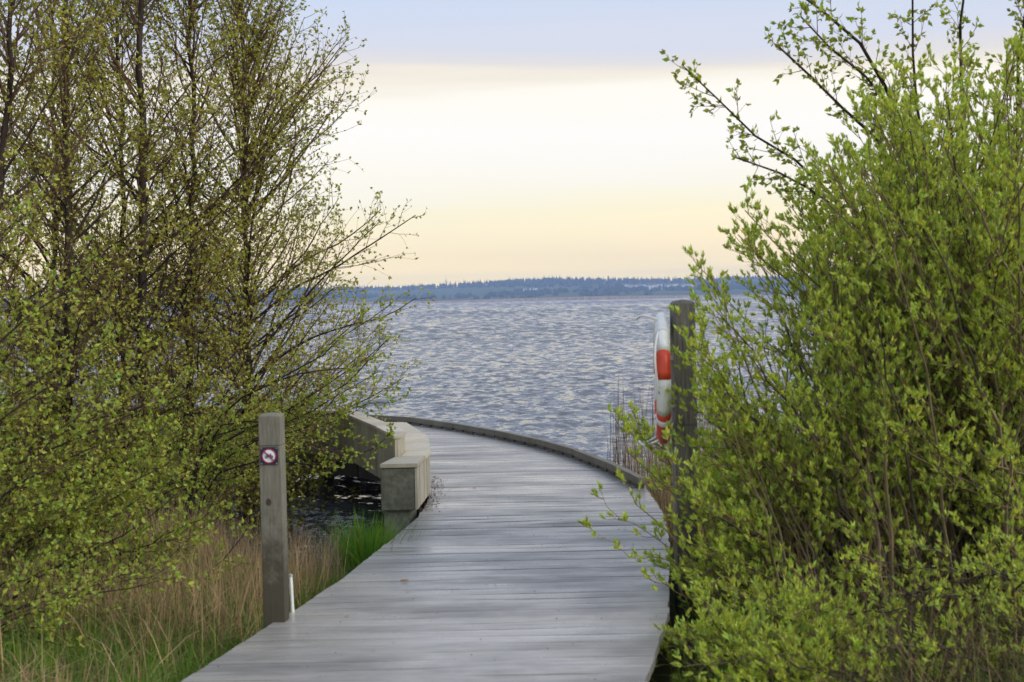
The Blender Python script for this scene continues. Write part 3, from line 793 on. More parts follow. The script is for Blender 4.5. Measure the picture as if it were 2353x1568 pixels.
class Acc:
    def __init__(s): s.V = []; s.F = []; s.n = 0
    def add(s, VF):
        V, F = VF
        if len(V) == 0: return
        s.V.append(V); s.F.append(F + s.n); s.n += len(V)
    def build(s, name, mat, parent, smooth=False, kind=None):
        if not s.V: return None
        me = np_mesh(name, np.concatenate(s.V), [(np.concatenate(s.F), 0)], [mat], smooth)
        o = link(name, me, parent)
        if kind: o['kind'] = kind
        return o
def rel(pts, o): return pts - np.array([o[0], o[1], o[2]])[None]
TRI = [0]

def leaf_nodes(pts, ds, L, per_m, leaves_per, size, aspect, g, spread, t0=.2, rich=False, fold=.25, kmax=12, rise=0.0):
    """clusters of leaves along twigs"""
    N = len(pts); K = int(min(kmax, max(2, np.ceil(np.mean(L) * per_m * 1.3))))
    t = t0 + (1 - t0) * (np.arange(K)[None] + g.uniform(.1, .9, (N, K))) / K
    t[:, -1] = 1.0
    keep = g.random((N, K)) < np.clip(L[:, None] * per_m / K, .25, 1); keep[:, -1] = True
    P = sample(pts, np.clip(t, 0, 1)); D = sample(ds, np.clip(t, 0, 1))
    P, D = P[keep], unit(D[keep])
    if rise: D = unit(D + np.array([0, 0, rise]))
    P = np.repeat(P, leaves_per, 0); D = np.repeat(D, leaves_per, 0)
    if rise: P = P + D * g.uniform(0, size * .9, (len(P), 1))
    rv = g.normal(0, 1, P.shape); perp = unit(rv - D * np.sum(rv * D, -1, keepdims=True))
    a = np.radians(g.normal(spread, spread * .3, len(P)))[:, None]
    dd = D * np.cos(a) + perp * np.sin(a)
    sz = size * g.uniform(.55, 1.25, len(P))
    return leaves(P, dd, sz, aspect, g, fold, rich=rich)

def alder(label, pts_px, base_y, top_y, r_base, prof, nprim, seed, ztop_extra=0, low=.06, leaf=.036, mat_leaf='leaf_alder', cat='tree', name='alder_tree', dens=1.0, group='young trees in the reeds on the left', bias=(0, 0, 0), leafy=1.0):
    """pts_px: trunk line as (px,py) from the foot up"""
    g = np.random.default_rng(seed)
    tr = [at(px, py, base_y + (top_y - base_y) * i / (len(pts_px) - 1)) for i, (px, py) in enumerate(pts_px)]
    if ztop_extra:
        d_ = (tr[-1] - tr[-2]).normalized(); tr.append(tr[-1] + d_ * ztop_extra)
    foot = tr[0]; gz = float(ground_z(foot.x, foot.y)) - .1
    tr = [Vector((foot.x, foot.y, gz))] + tr
    root = thing(name, label, cat, (foot.x, foot.y, gz), group=group)
    O = np.array([foot.x, foot.y, gz])
    # smooth trunk
    T = np.array([[*p] for p in tr]); s_ = np.concatenate([[0], np.cumsum(np.linalg.norm(np.diff(T, axis=0), axis=1))]); H = s_[-1]
    u = np.linspace(0, H, 26); TP = np.stack([np.interp(u, s_, T[:, k_]) for k_ in range(3)], -1)
    for _ in range(3): TP[1:-1] = (TP[:-2] + 2 * TP[1:-1] + TP[2:]) / 4
    TP[1:-1, :2] += g.normal(0, .012, (24, 2))
    A = Acc(); A.add(tubes((TP - O)[None], np.array([r_base]), np.array([r_base * .18]), 8)); A.build('trunk', M['bark_dark'], root, True)
    TD = unit(np.gradient(TP, axis=0))
    # primaries
    t = np.sort(g.uniform(low, .985, nprim)); P = sample(TP[None], t[None])[0]; D = sample(TD[None], t[None])[0]
    az_ = g.uniform(0, 2 * math.pi, nprim) ; hor = np.stack([np.cos(az_), np.sin(az_), np.zeros(nprim)], -1) + np.array(bias) * g.uniform(0, 1, (nprim, 1)); hor = unit(hor)
    el_ = np.radians(np.interp(t, [0, .3, .7, 1], [18, 35, 52, 68]) + g.normal(0, 9, nprim))[:, None]
    D1 = hor * np.cos(el_) + np.array([0, 0, 1.]) * np.sin(el_)
    L1 = np.interp(t, [p[0] for p in prof], [p[1] for p in prof]) * g.uniform(.7, 1.15, nprim)
    p1, d1 = grow(P, D1, L1, 9, .085, .035, g)
    r1 = np.clip(.0050 + L1 * .0060, .003, r_base * .55)
    nb_ = min(nprim, 26); order = np.argsort(-L1)
    for i in order[:nb_]:
        A = Acc(); A.add(tubes((p1[i] - O)[None], r1[i:i + 1], r1[i:i + 1] * .25, 6)); A.build('branch', M['bark_dark'], root, True)
    W = Acc(); LV = Acc()
    rest = order[nb_:]
    if len(rest): W.add(tubes(p1[rest] - O, r1[rest], r1[rest] * .25, 4))
    P2, D2, L2 = kids(p1, d1, L1, int(13 * dens), .15, .98, 38, lambda tt: .16 + .30 * (1 - tt), g)
    p2, d2 = grow(P2, D2, L2, 3, .10, .05, g); W.add(tubes(p2 - O, np.clip(.0022 + L2 * .003, .0016, .006), np.full(len(L2), .0012), 3))
    P3, D3, L3 = kids(p2, d2, np.maximum(L2, .12), int(6 * dens), .12, .97, 42, lambda tt: .25 + .35 * (1 - tt), g, keep=.85)
    sel = g.random(len(L3)) < np.clip(1.15 - .17 * (P3[:, 2] + .5), .40, 1); P3, D3, L3 = P3[sel], D3[sel], L3[sel]; L3 = np.clip(L3, .05, .3); p3, d3 = grow(P3, D3, L3, 2, .14, .06, g); W.add(tubes(p3 - O, np.full(len(L3), .0017), np.full(len(L3), .0009), 3))
    LV.add(leaf_nodes(p3 - O, d3, L3, 9 * leafy, 3, leaf, .62, g, 45, kmax=3))
    LV.add(leaf_nodes(p2 - O, d2, L2, 7 * leafy, 2, leaf, .62, g, 45, t0=.35, kmax=5))
    W.build('twigs', M['twig'], root, kind='stuff'); LV.build('crown', M[mat_leaf], root, kind='stuff')
    n_ = sum(len(f) for f in LV.F) + 2 * sum(len(f) for f in W.F); TRI[0] += n_
    print(name, label[:30], 'leaf tris', sum(len(f) for f in LV.F), 'twig quads', sum(len(f) for f in W.F))
    return root

# left-hand trees (foot -> up), in order from the bench outwards
PROF = [(0, 1.15), (.15, 1.75), (.35, 1.65), (.6, 1.15), (.85, .65), (1, .25)]
alder('slender tree nearest the bench, its crown reaching out over the lake', [(566, 1080), (568, 800), (563, 500), (560, 250), (556, 20), (552, -60)], 14.6, 14.4, .042,
      [(0, 1.0), (.14, 1.75), (.3, 1.9), (.5, 1.8), (.7, 1.5), (.9, .9), (1, .4)], 155, 21, bias=(.6, -.2, 0), dens=1.05)
alder('slim dark-stemmed tree between the bench tree and the stoutest trunk', [(425, 1120), (432, 760), (444, 420), (440, 180), (438, 0)], 13.9, 13.8, .045, PROF, 85, 22, ztop_extra=1.6)
alder('tree with the stoutest dark trunk of the reed bank', [(330, 1150), (327, 700), (333, 450), (322, 200), (320, 0)], 13.2, 13.0, .062, PROF, 90, 23, ztop_extra=2.2)
alder('leaning grey-barked tree just behind the stoutest trunk', [(276, 1180), (280, 760), (286, 400), (272, 180), (264, 0)], 13.9, 14.2, .042, PROF, 75, 24, ztop_extra=1.4)
alder('twin-looking tree near the photo edge with many ascending branches', [(150, 1220), (155, 760), (160, 420), (152, 180), (149, 0)], 12.6, 12.4, .055, PROF, 90, 25, ztop_extra=1.8)
alder('thin pole-like tree behind the one with ascending branches', [(118, 1180), (124, 760), (127, 420), (120, 180), (117, 0)], 14.0, 14.0, .034, PROF, 65, 26, ztop_extra=1.0)
alder('leafy tree cut by the left edge of the photo', [(-60, 1250), (-50, 800), (-10, 500), (30, 200), (20, 0)], 11.6, 11.4, .05, PROF, 85, 27, ztop_extra=1.4, leaf=.034)
alder('bushy young tree beyond the left edge, crowded among the others', [(-230, 1250), (-240, 800), (-230, 400), (-220, 0)], 12.4, 12.4, .05, PROF, 60, 28, ztop_extra=1.4)
print('TRI trees', TRI)

def shrub(name, label, cat, stems, O, g, nsh, shoot_len, leaf_kw, mat_leaf, mat_bark, mat_twig, group=None, r0=.014, sub=5, wob=.07, up=.05, ang=30, t0=.25, sublen=.45, node2=7, bias=None):
    """stems: list of (n,3) arrays from the ground to the tip"""
    O = np.array(O); root = thing(name, label, cat, tuple(O), group=group)
    n_ = 14; SP = []
    for s_ in stems:
        s_ = np.array(s_, dtype=float); c = np.concatenate([[0], np.cumsum(np.linalg.norm(np.diff(s_, axis=0), axis=1))])
        u = np.linspace(0, c[-1], n_); q = np.stack([np.interp(u, c, s_[:, k_]) for k_ in range(3)], -1)
        for _ in range(2): q[1:-1] = (q[:-2] + 2 * q[1:-1] + q[2:]) / 4
        q[1:] += g.normal(0, .012, (n_ - 1, 3)); SP.append(q)
    SP = np.array(SP); SD = unit(np.gradient(SP, axis=1)); SL = np.linalg.norm(np.diff(SP, axis=1), axis=-1).sum(1)
    rs = r0 * g.uniform(.55, 1.25, len(SP))
    for i in range(min(len(SP), 40)):
        A = Acc(); A.add(tubes((SP[i] - O)[None], rs[i:i + 1], rs[i:i + 1] * .2, 6)); A.build('stem', M[mat_bark], root, True)
    W = Acc(); LV = Acc()
    if len(SP) > 40: W.add(tubes(SP[40:] - O, rs[40:], rs[40:] * .2, 4))
    P1, D1, L1 = kids(SP, SD, np.ones(len(SP)), nsh, t0, .99, ang, lambda tt: shoot_len * (1.15 - .75 * tt), g, bias=bias)
    p1, d1 = grow(P1, D1, L1, 5, wob, up, g); W.add(tubes(p1 - O, .0022 + L1 * .003, np.full(len(L1), .0013), 4))
    P2, D2, L2 = kids(p1, d1, L1, sub, .15, .95, ang * 1.1, lambda tt: sublen * (1.1 - .7 * tt), g)
    L2 = np.clip(L2, .05, .5); p2, d2 = grow(P2, D2, L2, 2, wob, up * 1.3, g); W.add(tubes(p2 - O, .0015 + L2 * .002, np.full(len(L2), .001), 3))
    LV.add(leaf_nodes(p2 - O, d2, L2, node2, **leaf_kw, g=g)); LV.add(leaf_nodes(p1 - O, d1, L1, node2, **leaf_kw, g=g)); LV.add(leaf_nodes(SP - O, SD, SL, 4, **{**leaf_kw, 't0': .6}, g=g))
    W.build('twigs', M[mat_twig], root, kind='stuff'); LV.build('foliage', M[mat_leaf], root, kind='stuff')
    print(name, 'leaf tris', sum(len(f) for f in LV.F), 'twig quads', sum(len(f) for f in W.F))
    return root
def fan(base, n, spread, g, tips, lean=.5):
    """stems from around base to tips (list of points)"""
    out = []
    for i in range(n):
        tp = np.array(tips[i]); b = np.array([base[0] + g.normal(0, spread), base[1] + g.normal(0, spread), 0.0]); b[2] = float(ground_z(b[0], b[1])) - .05
        m1 = b * (1 - .35) + tp * .35; m1[2] += .16 * (tp[2] - b[2]); m1[:2] -= .0
        m2 = b * .35 + tp * .65; m2[2] += .10 * (tp[2] - b[2])
        out.append([b, m1, m2, tp])
    return out
def inpoly(x, y, P):
    c = False; j = len(P) - 1
    for i in range(len(P)):
        if (P[i][1] > y) != (P[j][1] > y) and x < (P[j][0] - P[i][0]) * (y - P[i][1]) / (P[j][1] - P[i][1]) + P[i][0]: c = not c
        j = i
    return c
def tips_in(poly, n, Y0, Y1, g):
    xs = [p[0] for p in poly]; ys = [p[1] for p in poly]; out = []
    while len(out) < n:
        x, y_ = g.uniform(min(xs), max(xs)), g.uniform(min(ys), max(ys))
        if inpoly(x, y_, poly): out.append(tuple(at(x, y_, g.uniform(Y0, Y1))))
    return out
# willow masses on the right
gw = np.random.default_rng(50)
WK = dict(leaves_per=10, size=.034, aspect=.36, spread=27, t0=.2, rich=False, fold=.3, kmax=4, rise=.7)
polyA = [(1680, 540), (1610, 640), (1600, 760), (1590, 1000), (1560, 1120), (1570, 1400), (1550, 1620), (2000, 1620), (2050, 900), (1960, 600), (1800, 520)]
tA = tips_in(polyA, 110, 7.2, 9.0, gw)
shrub('willow_bush', 'bright green willow bush crowding the lifebuoy post', 'bush', fan((2.05, 8.0), 110, .28, gw, tA), (2.05, 8.0, -.3), gw, 9, .50, WK, 'leaf_willow', 'bark', 'twig_willow', group='willows on the right bank')
polyB = [(1850, 400), (1780, 560), (1900, 1000), (1950, 1620), (2460, 1620), (2480, 180), (2300, 170), (2150, 200), (2000, 260)]
tB = tips_in(polyB, 120, 6.9, 9.6, gw)
shrub('willow_bush', 'tall dense willow filling the right edge of the view', 'bush', fan((3.0, 8.4), 120, .5, gw, tB), (3.0, 8.4, -.3), gw, 9, .55, WK, 'leaf_willow', 'bark', 'twig_willow', group='willows on the right bank', r0=.018)
polyD = [(1400, 940), (1470, 900), (1560, 930), (1640, 1000), (1640, 1420), (1560, 1330), (1540, 1200), (1480, 1090), (1420, 1040)]
tD = tips_in(polyD, 13, 8.6, 10.6, gw)
shrub('willow_bush', 'low young willow and shoots behind the lifebuoy post, reaching over the kerb rail', 'bush', fan((1.75, 10.2), 13, .22, gw, tD), (1.75, 10.2, -.3), gw, 9, .28, WK, 'leaf_willow', 'twig_willow', 'twig_willow', group='willows on the right bank', r0=.007, sub=4)
polyE = [(1560, 1440), (1760, 1320), (1950, 1420), (2000, 1640), (1540, 1640)]
tE = tips_in(polyE, 36, 6.0, 7.2, gw)
shrub('willow_bush', 'low leafy willow growth beside the near right deck edge', 'bush', fan((1.7, 7.0), 36, .3, gw, tE), (1.7, 7.0, -.3), gw, 9, .34, {**WK, 'size': .032}, 'leaf_willow', 'bark', 'twig_willow', group='willows on the right bank', r0=.008, sub=4)
polyF = [(1850, 520), (1930, 330), (2050, 200), (2200, 120), (2460, 80), (2460, 800), (1900, 800)]
tF = tips_in(polyF, 75, 7.4, 9.4, gw)
shrub('willow_bush', 'taller willow rising at the right edge behind the dense one, tips against the sky', 'bush', fan((3.2, 9.0), 75, .4, gw, tF), (3.2, 9.0, -.3), gw, 8, .45, {**WK}, 'leaf_willow', 'bark', 'twig_willow', group='willows on the right bank', r0=.015, t0=.45, sub=4)
polyG = [(1900, 1300), (2420, 1100), (2420, 1620), (1950, 1620)]
tG = tips_in(polyG, 40, 6.1, 7.2, gw)
shrub('willow_bush', 'sparse brown-stemmed willow growth in the lower right corner', 'bush', fan((2.7, 7.3), 40, .5, gw, tG), (2.7, 7.3, -.3), gw, 5, .30, {**WK, 'leaves_per': 7}, 'leaf_willow', 'bark', 'twig_willow', group='willows on the right bank', r0=.009, sub=3)
polyK = [(1590, 760), (1650, 740), (1680, 1000), (1640, 1300), (1550, 1320), (1575, 1000)]
tK = tips_in(polyK, 22, 7.35, 8.0, gw)
shrub('willow_bush', 'leafy willow shoots crossing in front of the tall post', 'bush', fan((1.75, 7.7), 22, .2, gw, tK), (1.75, 7.7, -.3), gw, 7, .30, {**WK}, 'leaf_willow', 'twig_willow', 'twig_willow', group='willows on the right bank', r0=.007, t0=.35, sub=3)
polyP = [(1700, 470), (1800, 390), (1920, 300), (2040, 190), (2200, 120), (2380, 90), (2380, 500), (1950, 620), (1650, 650)]
tP = tips_in(polyP, 105, 7.6, 9.2, gw)
shrub('willow_bush', 'airy crown of willow shoots between the bushy willow and the dark-stemmed tree', 'bush', fan((2.7, 8.7), 105, .35, gw, tP), (2.7, 8.7, -.3), gw, 9, .42, {**WK}, 'leaf_willow', 'bark', 'twig_willow', group='willows on the right bank', r0=.013, t0=.5, sub=4)
# low shoots hanging over the deck
lowst = []
for pl_ in ([(1640, 1420), (1560, 1290), (1470, 1278), (1400, 1250), (1352, 1215)], [(1660, 1380), (1560, 1260), (1480, 1228), (1415, 1190), (1378, 1128)],
            [(1640, 1380), (1560, 1255), (1500, 1190), (1450, 1140), (1430, 1100)], [(1660, 1500), (1570, 1480), (1520, 1480), (1480, 1492), (1442, 1488)],
            [(1680, 1450), (1600, 1380), (1540, 1350), (1500, 1330)], [(1680, 1560), (1600, 1540), (1540, 1520), (1508, 1535)], [(1660, 1250), (1600, 1150), (1560, 1080), (1530, 1010)],
            [(1620, 1200), (1560, 1100), (1500, 1040), (1465, 985), (1450, 930)], [(1620, 1220), (1540, 1130), (1470, 1080), (1420, 1010), (1408, 945)]):
    lowst.append([np.array(at(x, y_, 7.7 - .12 * i)) for i, (x, y_) in enumerate(pl_)])
shrub('willow_sapling', 'low willow sapling with shoots hanging over the deck edge', 'bush', [[np.array([s_[0][0] + .15, s_[0][1] + .2, -.35])] + s_ for s_ in lowst], (1.4, 7.9, -.35), gw, 7, .16, {**WK, 'size': .036},
      'leaf_willow', 'twig_willow', 'twig_willow', group='willows on the right bank', r0=.006, sub=2, t0=.4, sublen=.3)
# arching branches of the dark tree above the willow
g9 = np.random.default_rng(90)
def pxline(l, Y0, Y1): return [np.array(at(x, y_, Y0 + (Y1 - Y0) * i / (len(l) - 1))) for i, (x, y_) in enumerate(l)]
foot = (3.0, 9.6, -.4)
lines = [[(2200, 1000), (2180, 850), (2145, 560), (2112, 250), (2092, 0), (2085, -120)],
         [(2190, 1000), (2120, 760), (2000, 560), (1900, 405), (1810, 350), (1720, 310), (1640, 250), (1568, 158)],
         [(2170, 800), (2130, 420), (2087, 269), (2033, 202), (1979, 57), (1851, 0), (1800, -50)],
         [(2200, 900), (2150, 500), (2110, 290), (2030, 190), (1960, 150), (1870, 90), (1835, 34)],
         [(2200, 900), (2100, 450), (2006, 286), (1915, 228), (1831, 161), (1788, 111)],
         [(2230, 1000), (2230, 600), (2200, 300), (2205, 100), (2215, -60)],
         [(2260, 1000), (2320, 600), (2330, 300), (2345, 50), (2380, -80)],
         [(2190, 950), (2080, 700), (1960, 480), (1850, 420), (1760, 400), (1700, 365)]]
st_ = [[np.array(foot)] + pxline(l, 9.6, 9.0) for l in lines]
shrub('alder_tree', 'dark-stemmed tree rising above the willow, one long branch reaching out left', 'tree', st_, foot, g9, 34, .42, dict(leaves_per=3, size=.042, aspect=.6, spread=45, t0=.2, fold=.3, kmax=6), 'leaf_near', 'bark_dark', 'twig', r0=.032, sub=4, t0=.38, sublen=.35, node2=9, ang=42)
# near shrub on the left with long dark boughs sweeping up to the right
g8 = np.random.default_rng(80)
ln = [[(-150, 900), (20, 760), (120, 700), (200, 620)], [(-150, 1100), (60, 900), (200, 860), (330, 840)], [(-150, 1250), (30, 1050), (200, 1020), (330, 930)], [(-200, 1350), (0, 1180), (150, 1140), (300, 1120), (420, 1050)], [(-150, 700), (0, 600), (60, 480)], [(-120, 1540), (0, 1490), (130, 1450), (250, 1410), (340, 1340), (430, 1230), (500, 1190)], [(-100, 1600), (100, 1560), (330, 1480), (420, 1360), (560, 1230)],
      [(-100, 1380), (0, 1290), (130, 1200), (260, 1120)], [(-150, 1500), (-60, 1250), (60, 1080), (170, 960), (240, 900)], [(-150, 1450), (-60, 1000), (30, 800), (110, 640)],
      [(-150, 1400), (-80, 900), (-20, 600), (60, 420)], [(-200, 1500), (-50, 1180), (120, 1060), (300, 1010), (400, 980)], [(-200, 1300), (-60, 950), (120, 850), (240, 780)],
      [(-150, 1500), (40, 1350), (240, 1270), (420, 1120)], [(-150, 1400), (60, 1220), (220, 1180), (360, 1080)], [(-200, 1600), (0, 1560), (150, 1540), (260, 1500)]]
shrub('alder_shrub', 'near shrub at the left edge with long dark boughs sweeping towards the short post', 'bush', [[np.array((-3.9, 8.6, -.4))] + pxline(l, 8.6, 8.9) for l in ln], (-3.9, 8.6, -.4), g8, 28, .46,
      dict(leaves_per=3, size=.034, aspect=.62, spread=50, t0=.15, fold=.3, kmax=6), 'leaf_near', 'bark_dark', 'twig', r0=.016, sub=5, t0=.25, sublen=.4, node2=10, ang=42)
polyH = [(-60, 960), (300, 1000), (520, 1120), (480, 1260), (260, 1440), (-60, 1540)]
tH = tips_in(polyH, 46, 8.4, 10.0, g8)
shrub('alder_shrub', 'low leafy shrub in the grass below the left-hand trees', 'bush', [fan((-4.0 + 1.3 * g8.random(), 9.4), 1, .2, g8, [t_])[0] for t_ in tH], (-3.4, 9.4, -.5), g8, 12, .40,
      dict(leaves_per=3, size=.034, aspect=.62, spread=50, t0=.15, fold=.3, kmax=5), 'leaf_near', 'bark_dark', 'twig', r0=.010, sub=4, t0=.3, sublen=.4, node2=9, ang=42)
polyI = [(-60, 1200), (300, 1240), (500, 1260), (400, 1400), (180, 1540), (-60, 1600)]
tI = tips_in(polyI, 18, 7.2, 8.4, g8)
shrub('alder_shrub', 'open shrub in the lower left corner with boughs hanging over the grass', 'bush', [fan((-3.7 + .6 * g8.random(), 8.0), 1, .2, g8, [t_])[0] for t_ in tI], (-3.4, 8.0, -.4), g8, 10, .36,
      dict(leaves_per=3, size=.032, aspect=.62, spread=50, t0=.2, fold=.3, kmax=5), 'leaf_near', 'bark_dark', 'twig', r0=.009, sub=4, t0=.35, sublen=.4, node2=7, ang=42)
# low scrub behind the short post
g6 = np.random.default_rng(60)
polyC = [(-40, 760), (300, 740), (560, 900), (640, 930), (640, 1040), (500, 1150), (300, 1250), (-40, 1280)]
tC = tips_in(polyC, 66, 11.6, 13.2, g6)
shrub('alder_shrub', 'low spreading shrub behind the short post, reaching to the bench', 'bush', [fan((-2.6 - 2.4 * g6.random(), 12.2), 1, .3, g6, [t_])[0] for t_ in tC], (-2.9, 12.2, -.7), g6, 13, .42,
      dict(leaves_per=3, size=.034, aspect=.62, spread=50, t0=.15, fold=.3, kmax=6), 'leaf_near', 'bark_dark', 'twig', r0=.012, sub=5, t0=.25, sublen=.4, node2=9, ang=40)
bough = [[(480, 1000), (600, 960), (700, 940), (800, 990), (860, 1040)], [(480, 980), (560, 960), (650, 970), (740, 1010), (800, 1060)], [(500, 1040), (620, 1010), (740, 960), (830, 930), (905, 925)], [(480, 1020), (600, 1030), (700, 1000), (800, 960), (860, 920), (905, 880)], [(470, 1000), (620, 980), (740, 900), (830, 830), (890, 780)], [(500, 1060), (640, 1060), (760, 1070), (850, 1045), (895, 1000)],
         [(470, 960), (600, 900), (740, 820), (830, 730), (900, 700)], [(470, 980), (600, 990), (700, 960), (790, 900), (870, 860)]]
shrub('alder_shrub', 'slender shrub whose thin boughs cross in front of the bench backrest', 'bush', [[np.array((-2.9, 11.8, -.7))] + pxline(l, 11.6, 10.8) for l in bough], (-2.9, 11.8, -.7), g6, 24, .32,
      dict(leaves_per=3, size=.032, aspect=.62, spread=50, t0=.15, fold=.3, kmax=6), 'leaf_near', 'bark_dark', 'twig', r0=.011, sub=4, t0=.3, sublen=.35, node2=9, ang=38)

# ------------------------------------------------------------------ grass and reeds
def blades(name, label, cat, mat, N, region, hrange, w, lean, seed, seg=3, z0=None, kind='stuff', curve=.5):
    g = np.random.default_rng(seed); X, Y = region(N, g); N = len(X)
    Z = ground_z(X, Y) - .03 if z0 is None else np.full(N, z0)
    h = g.uniform(*hrange, N); a = g.uniform(0, 6.28, N); ln_ = np.abs(g.normal(0, lean, N))
    ux, uy = np.cos(a), np.sin(a); fa = g.uniform(0, 3.14, N); fx, fy_ = np.cos(fa), np.sin(fa)
    V = []
    for i in range(seg + 1):
        t = i / seg; off = ln_ * h * (t * (1 - curve) + curve * t * t * 1.4); zz = Z + h * t * np.sqrt(np.clip(1 - (ln_ * t * .7) ** 2, .2, 1)); ww = w * (1 - t) ** .7 * g.uniform(.7, 1.3, N) if i < seg else 0
        c = np.stack([X + ux * off, Y + uy * off, zz], -1)
        if i < seg:
            sd = np.stack([fx * ww, fy_ * ww, np.zeros(N)], -1); V += [c - sd, c + sd]
        else: V.append(c)
    V = np.stack(V, 1); nv = V.shape[1]; o = (np.arange(N) * nv)[:, None, None]
    Q = (np.array([[2 * i, 2 * i + 1, 2 * i + 3, 2 * i + 2] for i in range(seg - 1)])[None] + o).reshape(-1, 4)
    T = (np.array([[2 * seg - 2, 2 * seg - 1, 2 * seg]])[None] + o).reshape(-1, 3)
    o_ = link(name, np_mesh(name, V.reshape(-1, 3), [(Q, 0), (T, 0)], [M[mat]]))
    tag(o_, label, cat, kind=kind); return o_
def reg(x0, x1, y0, y1, cond, clump=None):
    def f(N, g):
        X = g.uniform(x0, x1, N); Y = g.uniform(y0, y1, N)
        if clump:
            n_ = np.sin(X * clump + 2.1 * np.sin(Y * clump * .8)) + np.sin(Y * clump * 1.3 + X * .9); m = g.random(N) < sm(-1.2, .8, n_)
            X, Y = X[m], Y[m]
        m = cond(X, Y); return X[m], Y[m]
    return f
offd = lambda X, Y: (X < deckL(Y) - .01) | (X > deckR(Y) + .01)
left = lambda X, Y: (X < deckL(Y) - .02)
right = lambda X, Y: (X > deckR(Y) + .03)
blades('grass', 'green grass on the bank left of the boardwalk', 'grass', 'grass', 46000, reg(-5.5, -.4, 4.5, 12.2, lambda X, Y: left(X, Y) & (Y < edge_y(X) + .2)), (.10, .32), .0036, .65, 1, seg=2)
blades('edge_grass', 'lush green grass along the left deck edge', 'grass', 'grass_bright', 16000, reg(-2.9, -.5, 5.0, 11.3, lambda X, Y: left(X, Y) & (X > deckL(Y) - .50) & (Y < edge_y(X) + .3)), (.08, .26), .0035, .5, 2)
blades('dry_reeds', 'tan dry reeds and dead grass behind the short post', 'reeds', 'straw', 26000, reg(-6, -.9, 7.6, 12.6, lambda X, Y: left(X, Y) & (X < deckL(Y) - .22) & (Y < edge_y(X) + .5) & ((X < -2.3) | (Y < 9.0)), 1.1), (.22, .66), .0026, .28, 3)
blades('dry_grass', 'bent straw-coloured dead grass on the left bank', 'grass', 'straw', 9000, reg(-5.5, -1.2, 5.0, 9, lambda X, Y: left(X, Y) & (X < deckL(Y) - .3), 2), (.15, .50), .0036, 1.1, 4)
blades('grass', 'grass and weeds under the willows on the right bank', 'grass', 'grass', 16000, reg(.4, 6, 4.5, 12, lambda X, Y: right(X, Y) & (Y < edge_y(X))), (.10, .34), .0034, .55, 5, seg=2)
blades('dry_reeds', 'dead brown stalks standing among the willow stems', 'reeds', 'dry', 9000, reg(1.3, 6, 5.6, 12, lambda X, Y: right(X, Y) & (X > deckR(Y) + .5)), (.2, .8), .0026, .8, 6)
blades('reeds', 'thin brown reed stalks in the water by the kerb rail', 'reeds', 'reed', 1700, reg(.9, 5.5, 11.6, 16.5, lambda X, Y: (X > deckR(Y) + .12) & (X > .98 + (Y - 12) * .03)), (.7, 1.7), .0048, .12, 7, z0=-.7, curve=.2)
blades('reeds', 'dense low brown reeds at the foot of the willow by the kerb', 'reeds', 'straw', 5000, reg(.95, 2.8, 10.6, 13.6, lambda X, Y: (X > deckR(Y) + .12)), (.4, 1.05), .003, .22, 8, z0=-.6)
blades('dry_reeds', 'thin straw reeds between the short post and the water by the bench', 'reeds', 'straw', 2600, reg(-2.5, -1.1, 7.9, 10.6, lambda X, Y: left(X, Y) & (X < deckL(Y) - .28)), (.25, .62), .0026, .3, 12)
blades('reeds', 'sparse tall reed stalks standing clear at the kerb rail left of the lifebuoy', 'reeds', 'reed', 230, reg(.95, 1.75, 11.8, 14.6, lambda X, Y: (X > deckR(Y) + .12)), (.8, 1.6), .0055, .10, 17, z0=-.6, curve=.2)
tg = gp(870, 1240, 0.0)
def clump(cx, cy, r):
    def f(N, g):
        a = g.uniform(0, 6.28, N); q = r * np.sqrt(g.random(N)); return cx + q * np.cos(a), cy + q * np.sin(a)
    return f
o_ = blades('grass_clump', 'bright green grass clump at the corner of the bench plinth', 'grass clump', 'grass_bright', 900, clump(tg.x - .06, tg.y + .10, .18), (.42, .74), .0065, .33, 9, kind='thing')
o_.pop('kind', None)

# ------------------------------------------------------------------ small things on the deck
def dead_leaf(px, py, s, rz, lab):
    p = gp(px, py, .004)
    V = []; n_ = 10
    for i in range(n_):
        a = 2 * math.pi * i / n_; rr_ = s * (1 + .18 * math.sin(3 * a + rz)); V.append((rr_ * math.cos(a), .55 * rr_ * math.sin(a), s * .25 * abs(math.sin(a)) + .001))
    V.append((0, 0, .001)); Fq = [(i, (i + 1) % n_, n_) for i in range(n_)]
    o = MB().add(V, Fq).build('fallen_leaf', M['dead_leaf']); o.location = p; o.rotation_euler = (0, 0, rz)
    return tag(o, lab, 'leaf', 'dead leaves on the deck')
dead_leaf(929, 1335, .026, .2, 'largest orange dead leaf on the deck, right of the short post')
dead_leaf(903, 1336, .011, 1.2, 'small brown leaf just left of the largest orange leaf on the deck')
dead_leaf(936, 1362, .010, 2.2, 'tiny brown leaf just in front of the largest orange leaf')
dead_leaf(797, 1416, .014, .8, 'reddish dead leaf on the deck close to the foot of the short post')
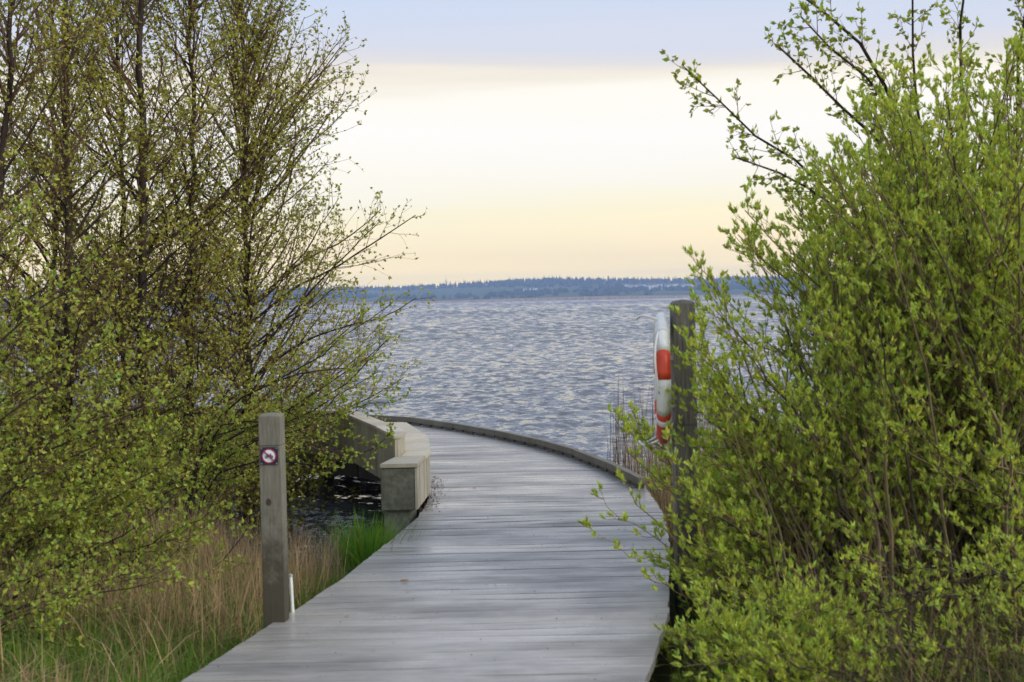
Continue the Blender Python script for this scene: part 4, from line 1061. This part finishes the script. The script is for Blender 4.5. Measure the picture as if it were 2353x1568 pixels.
dead_leaf(1052, 1354, .009, .8, 'dark speck of leaf on the deck in line with the bench corner')
dead_leaf(1090, 1122, .018, .3, 'dark curled leaf lying on the deck beside the bench end')
def litter():
    g = np.random.default_rng(44); N = 420; b0_, b1_ = inner[0], inner[2]
    t = g.random(N); X = b0_.x + (b1_.x - b0_.x) * t + np.abs(g.normal(0, .07, N)) + .03 + .05 * np.sin(t * 3.1); Y = b0_.y + (b1_.y - b0_.y) * t
    P = np.stack([X, Y, np.full(N, .006)], -1); D = unit(g.normal(0, 1, (N, 3)) * np.array([1, 1, .12]))
    V, F = leaves(P, D, g.uniform(.008, .022, N), .5, g)
    V[:, 2] = np.maximum(V[:, 2], .004)
    tag(link('leaf_litter', np_mesh('leaf_litter', V, [(F, 0)], [M['litter']])), 'brown leaf litter along the foot of the bench', 'leaf litter', kind='stuff')
litter()
def grit():
    g = np.random.default_rng(45); N = 380
    Y = 5.6 + 11 * g.random(N) ** 1.2; X = deckL(Y) + .06 + (deckR(Y) - deckL(Y) - .12) * g.beta(.7, .7, N)
    P = np.stack([X, Y, np.full(N, .005)], -1); D = unit(g.normal(0, 1, (N, 3)) * np.array([1, 1, .08]))
    V, F = leaves(P, D, g.uniform(.004, .013, N), .6, g); V[:, 2] = np.maximum(V[:, 2], .0035)
    tag(link('grit', np_mesh('grit', V, [(F, 0)], [M['litter']])), 'scattered dark bits of leaf and grit on the deck boards', 'grit', kind='stuff')
grit()

# ------------------------------------------------------------------ haze
hz = MB().box(-4300, 4300, -60, 4080, -4, 75)
hm = bpy.data.materials.new('haze'); hm.use_nodes = True
hn, hl = hm.node_tree.nodes, hm.node_tree.links
hn.remove(hn['Principled BSDF'])
pv = hn.new('ShaderNodeVolumePrincipled'); pv.inputs['Color'].default_value = (.44, .62, 1.0, 1); pv.inputs['Density'].default_value = .00024; pv.inputs['Anisotropy'].default_value = 0.0
hl.new(pv.outputs[0], hn['Material Output'].inputs['Volume'])
tag(hz.build('haze', hm), 'thin blue evening haze over the lake', 'haze', kind='stuff')
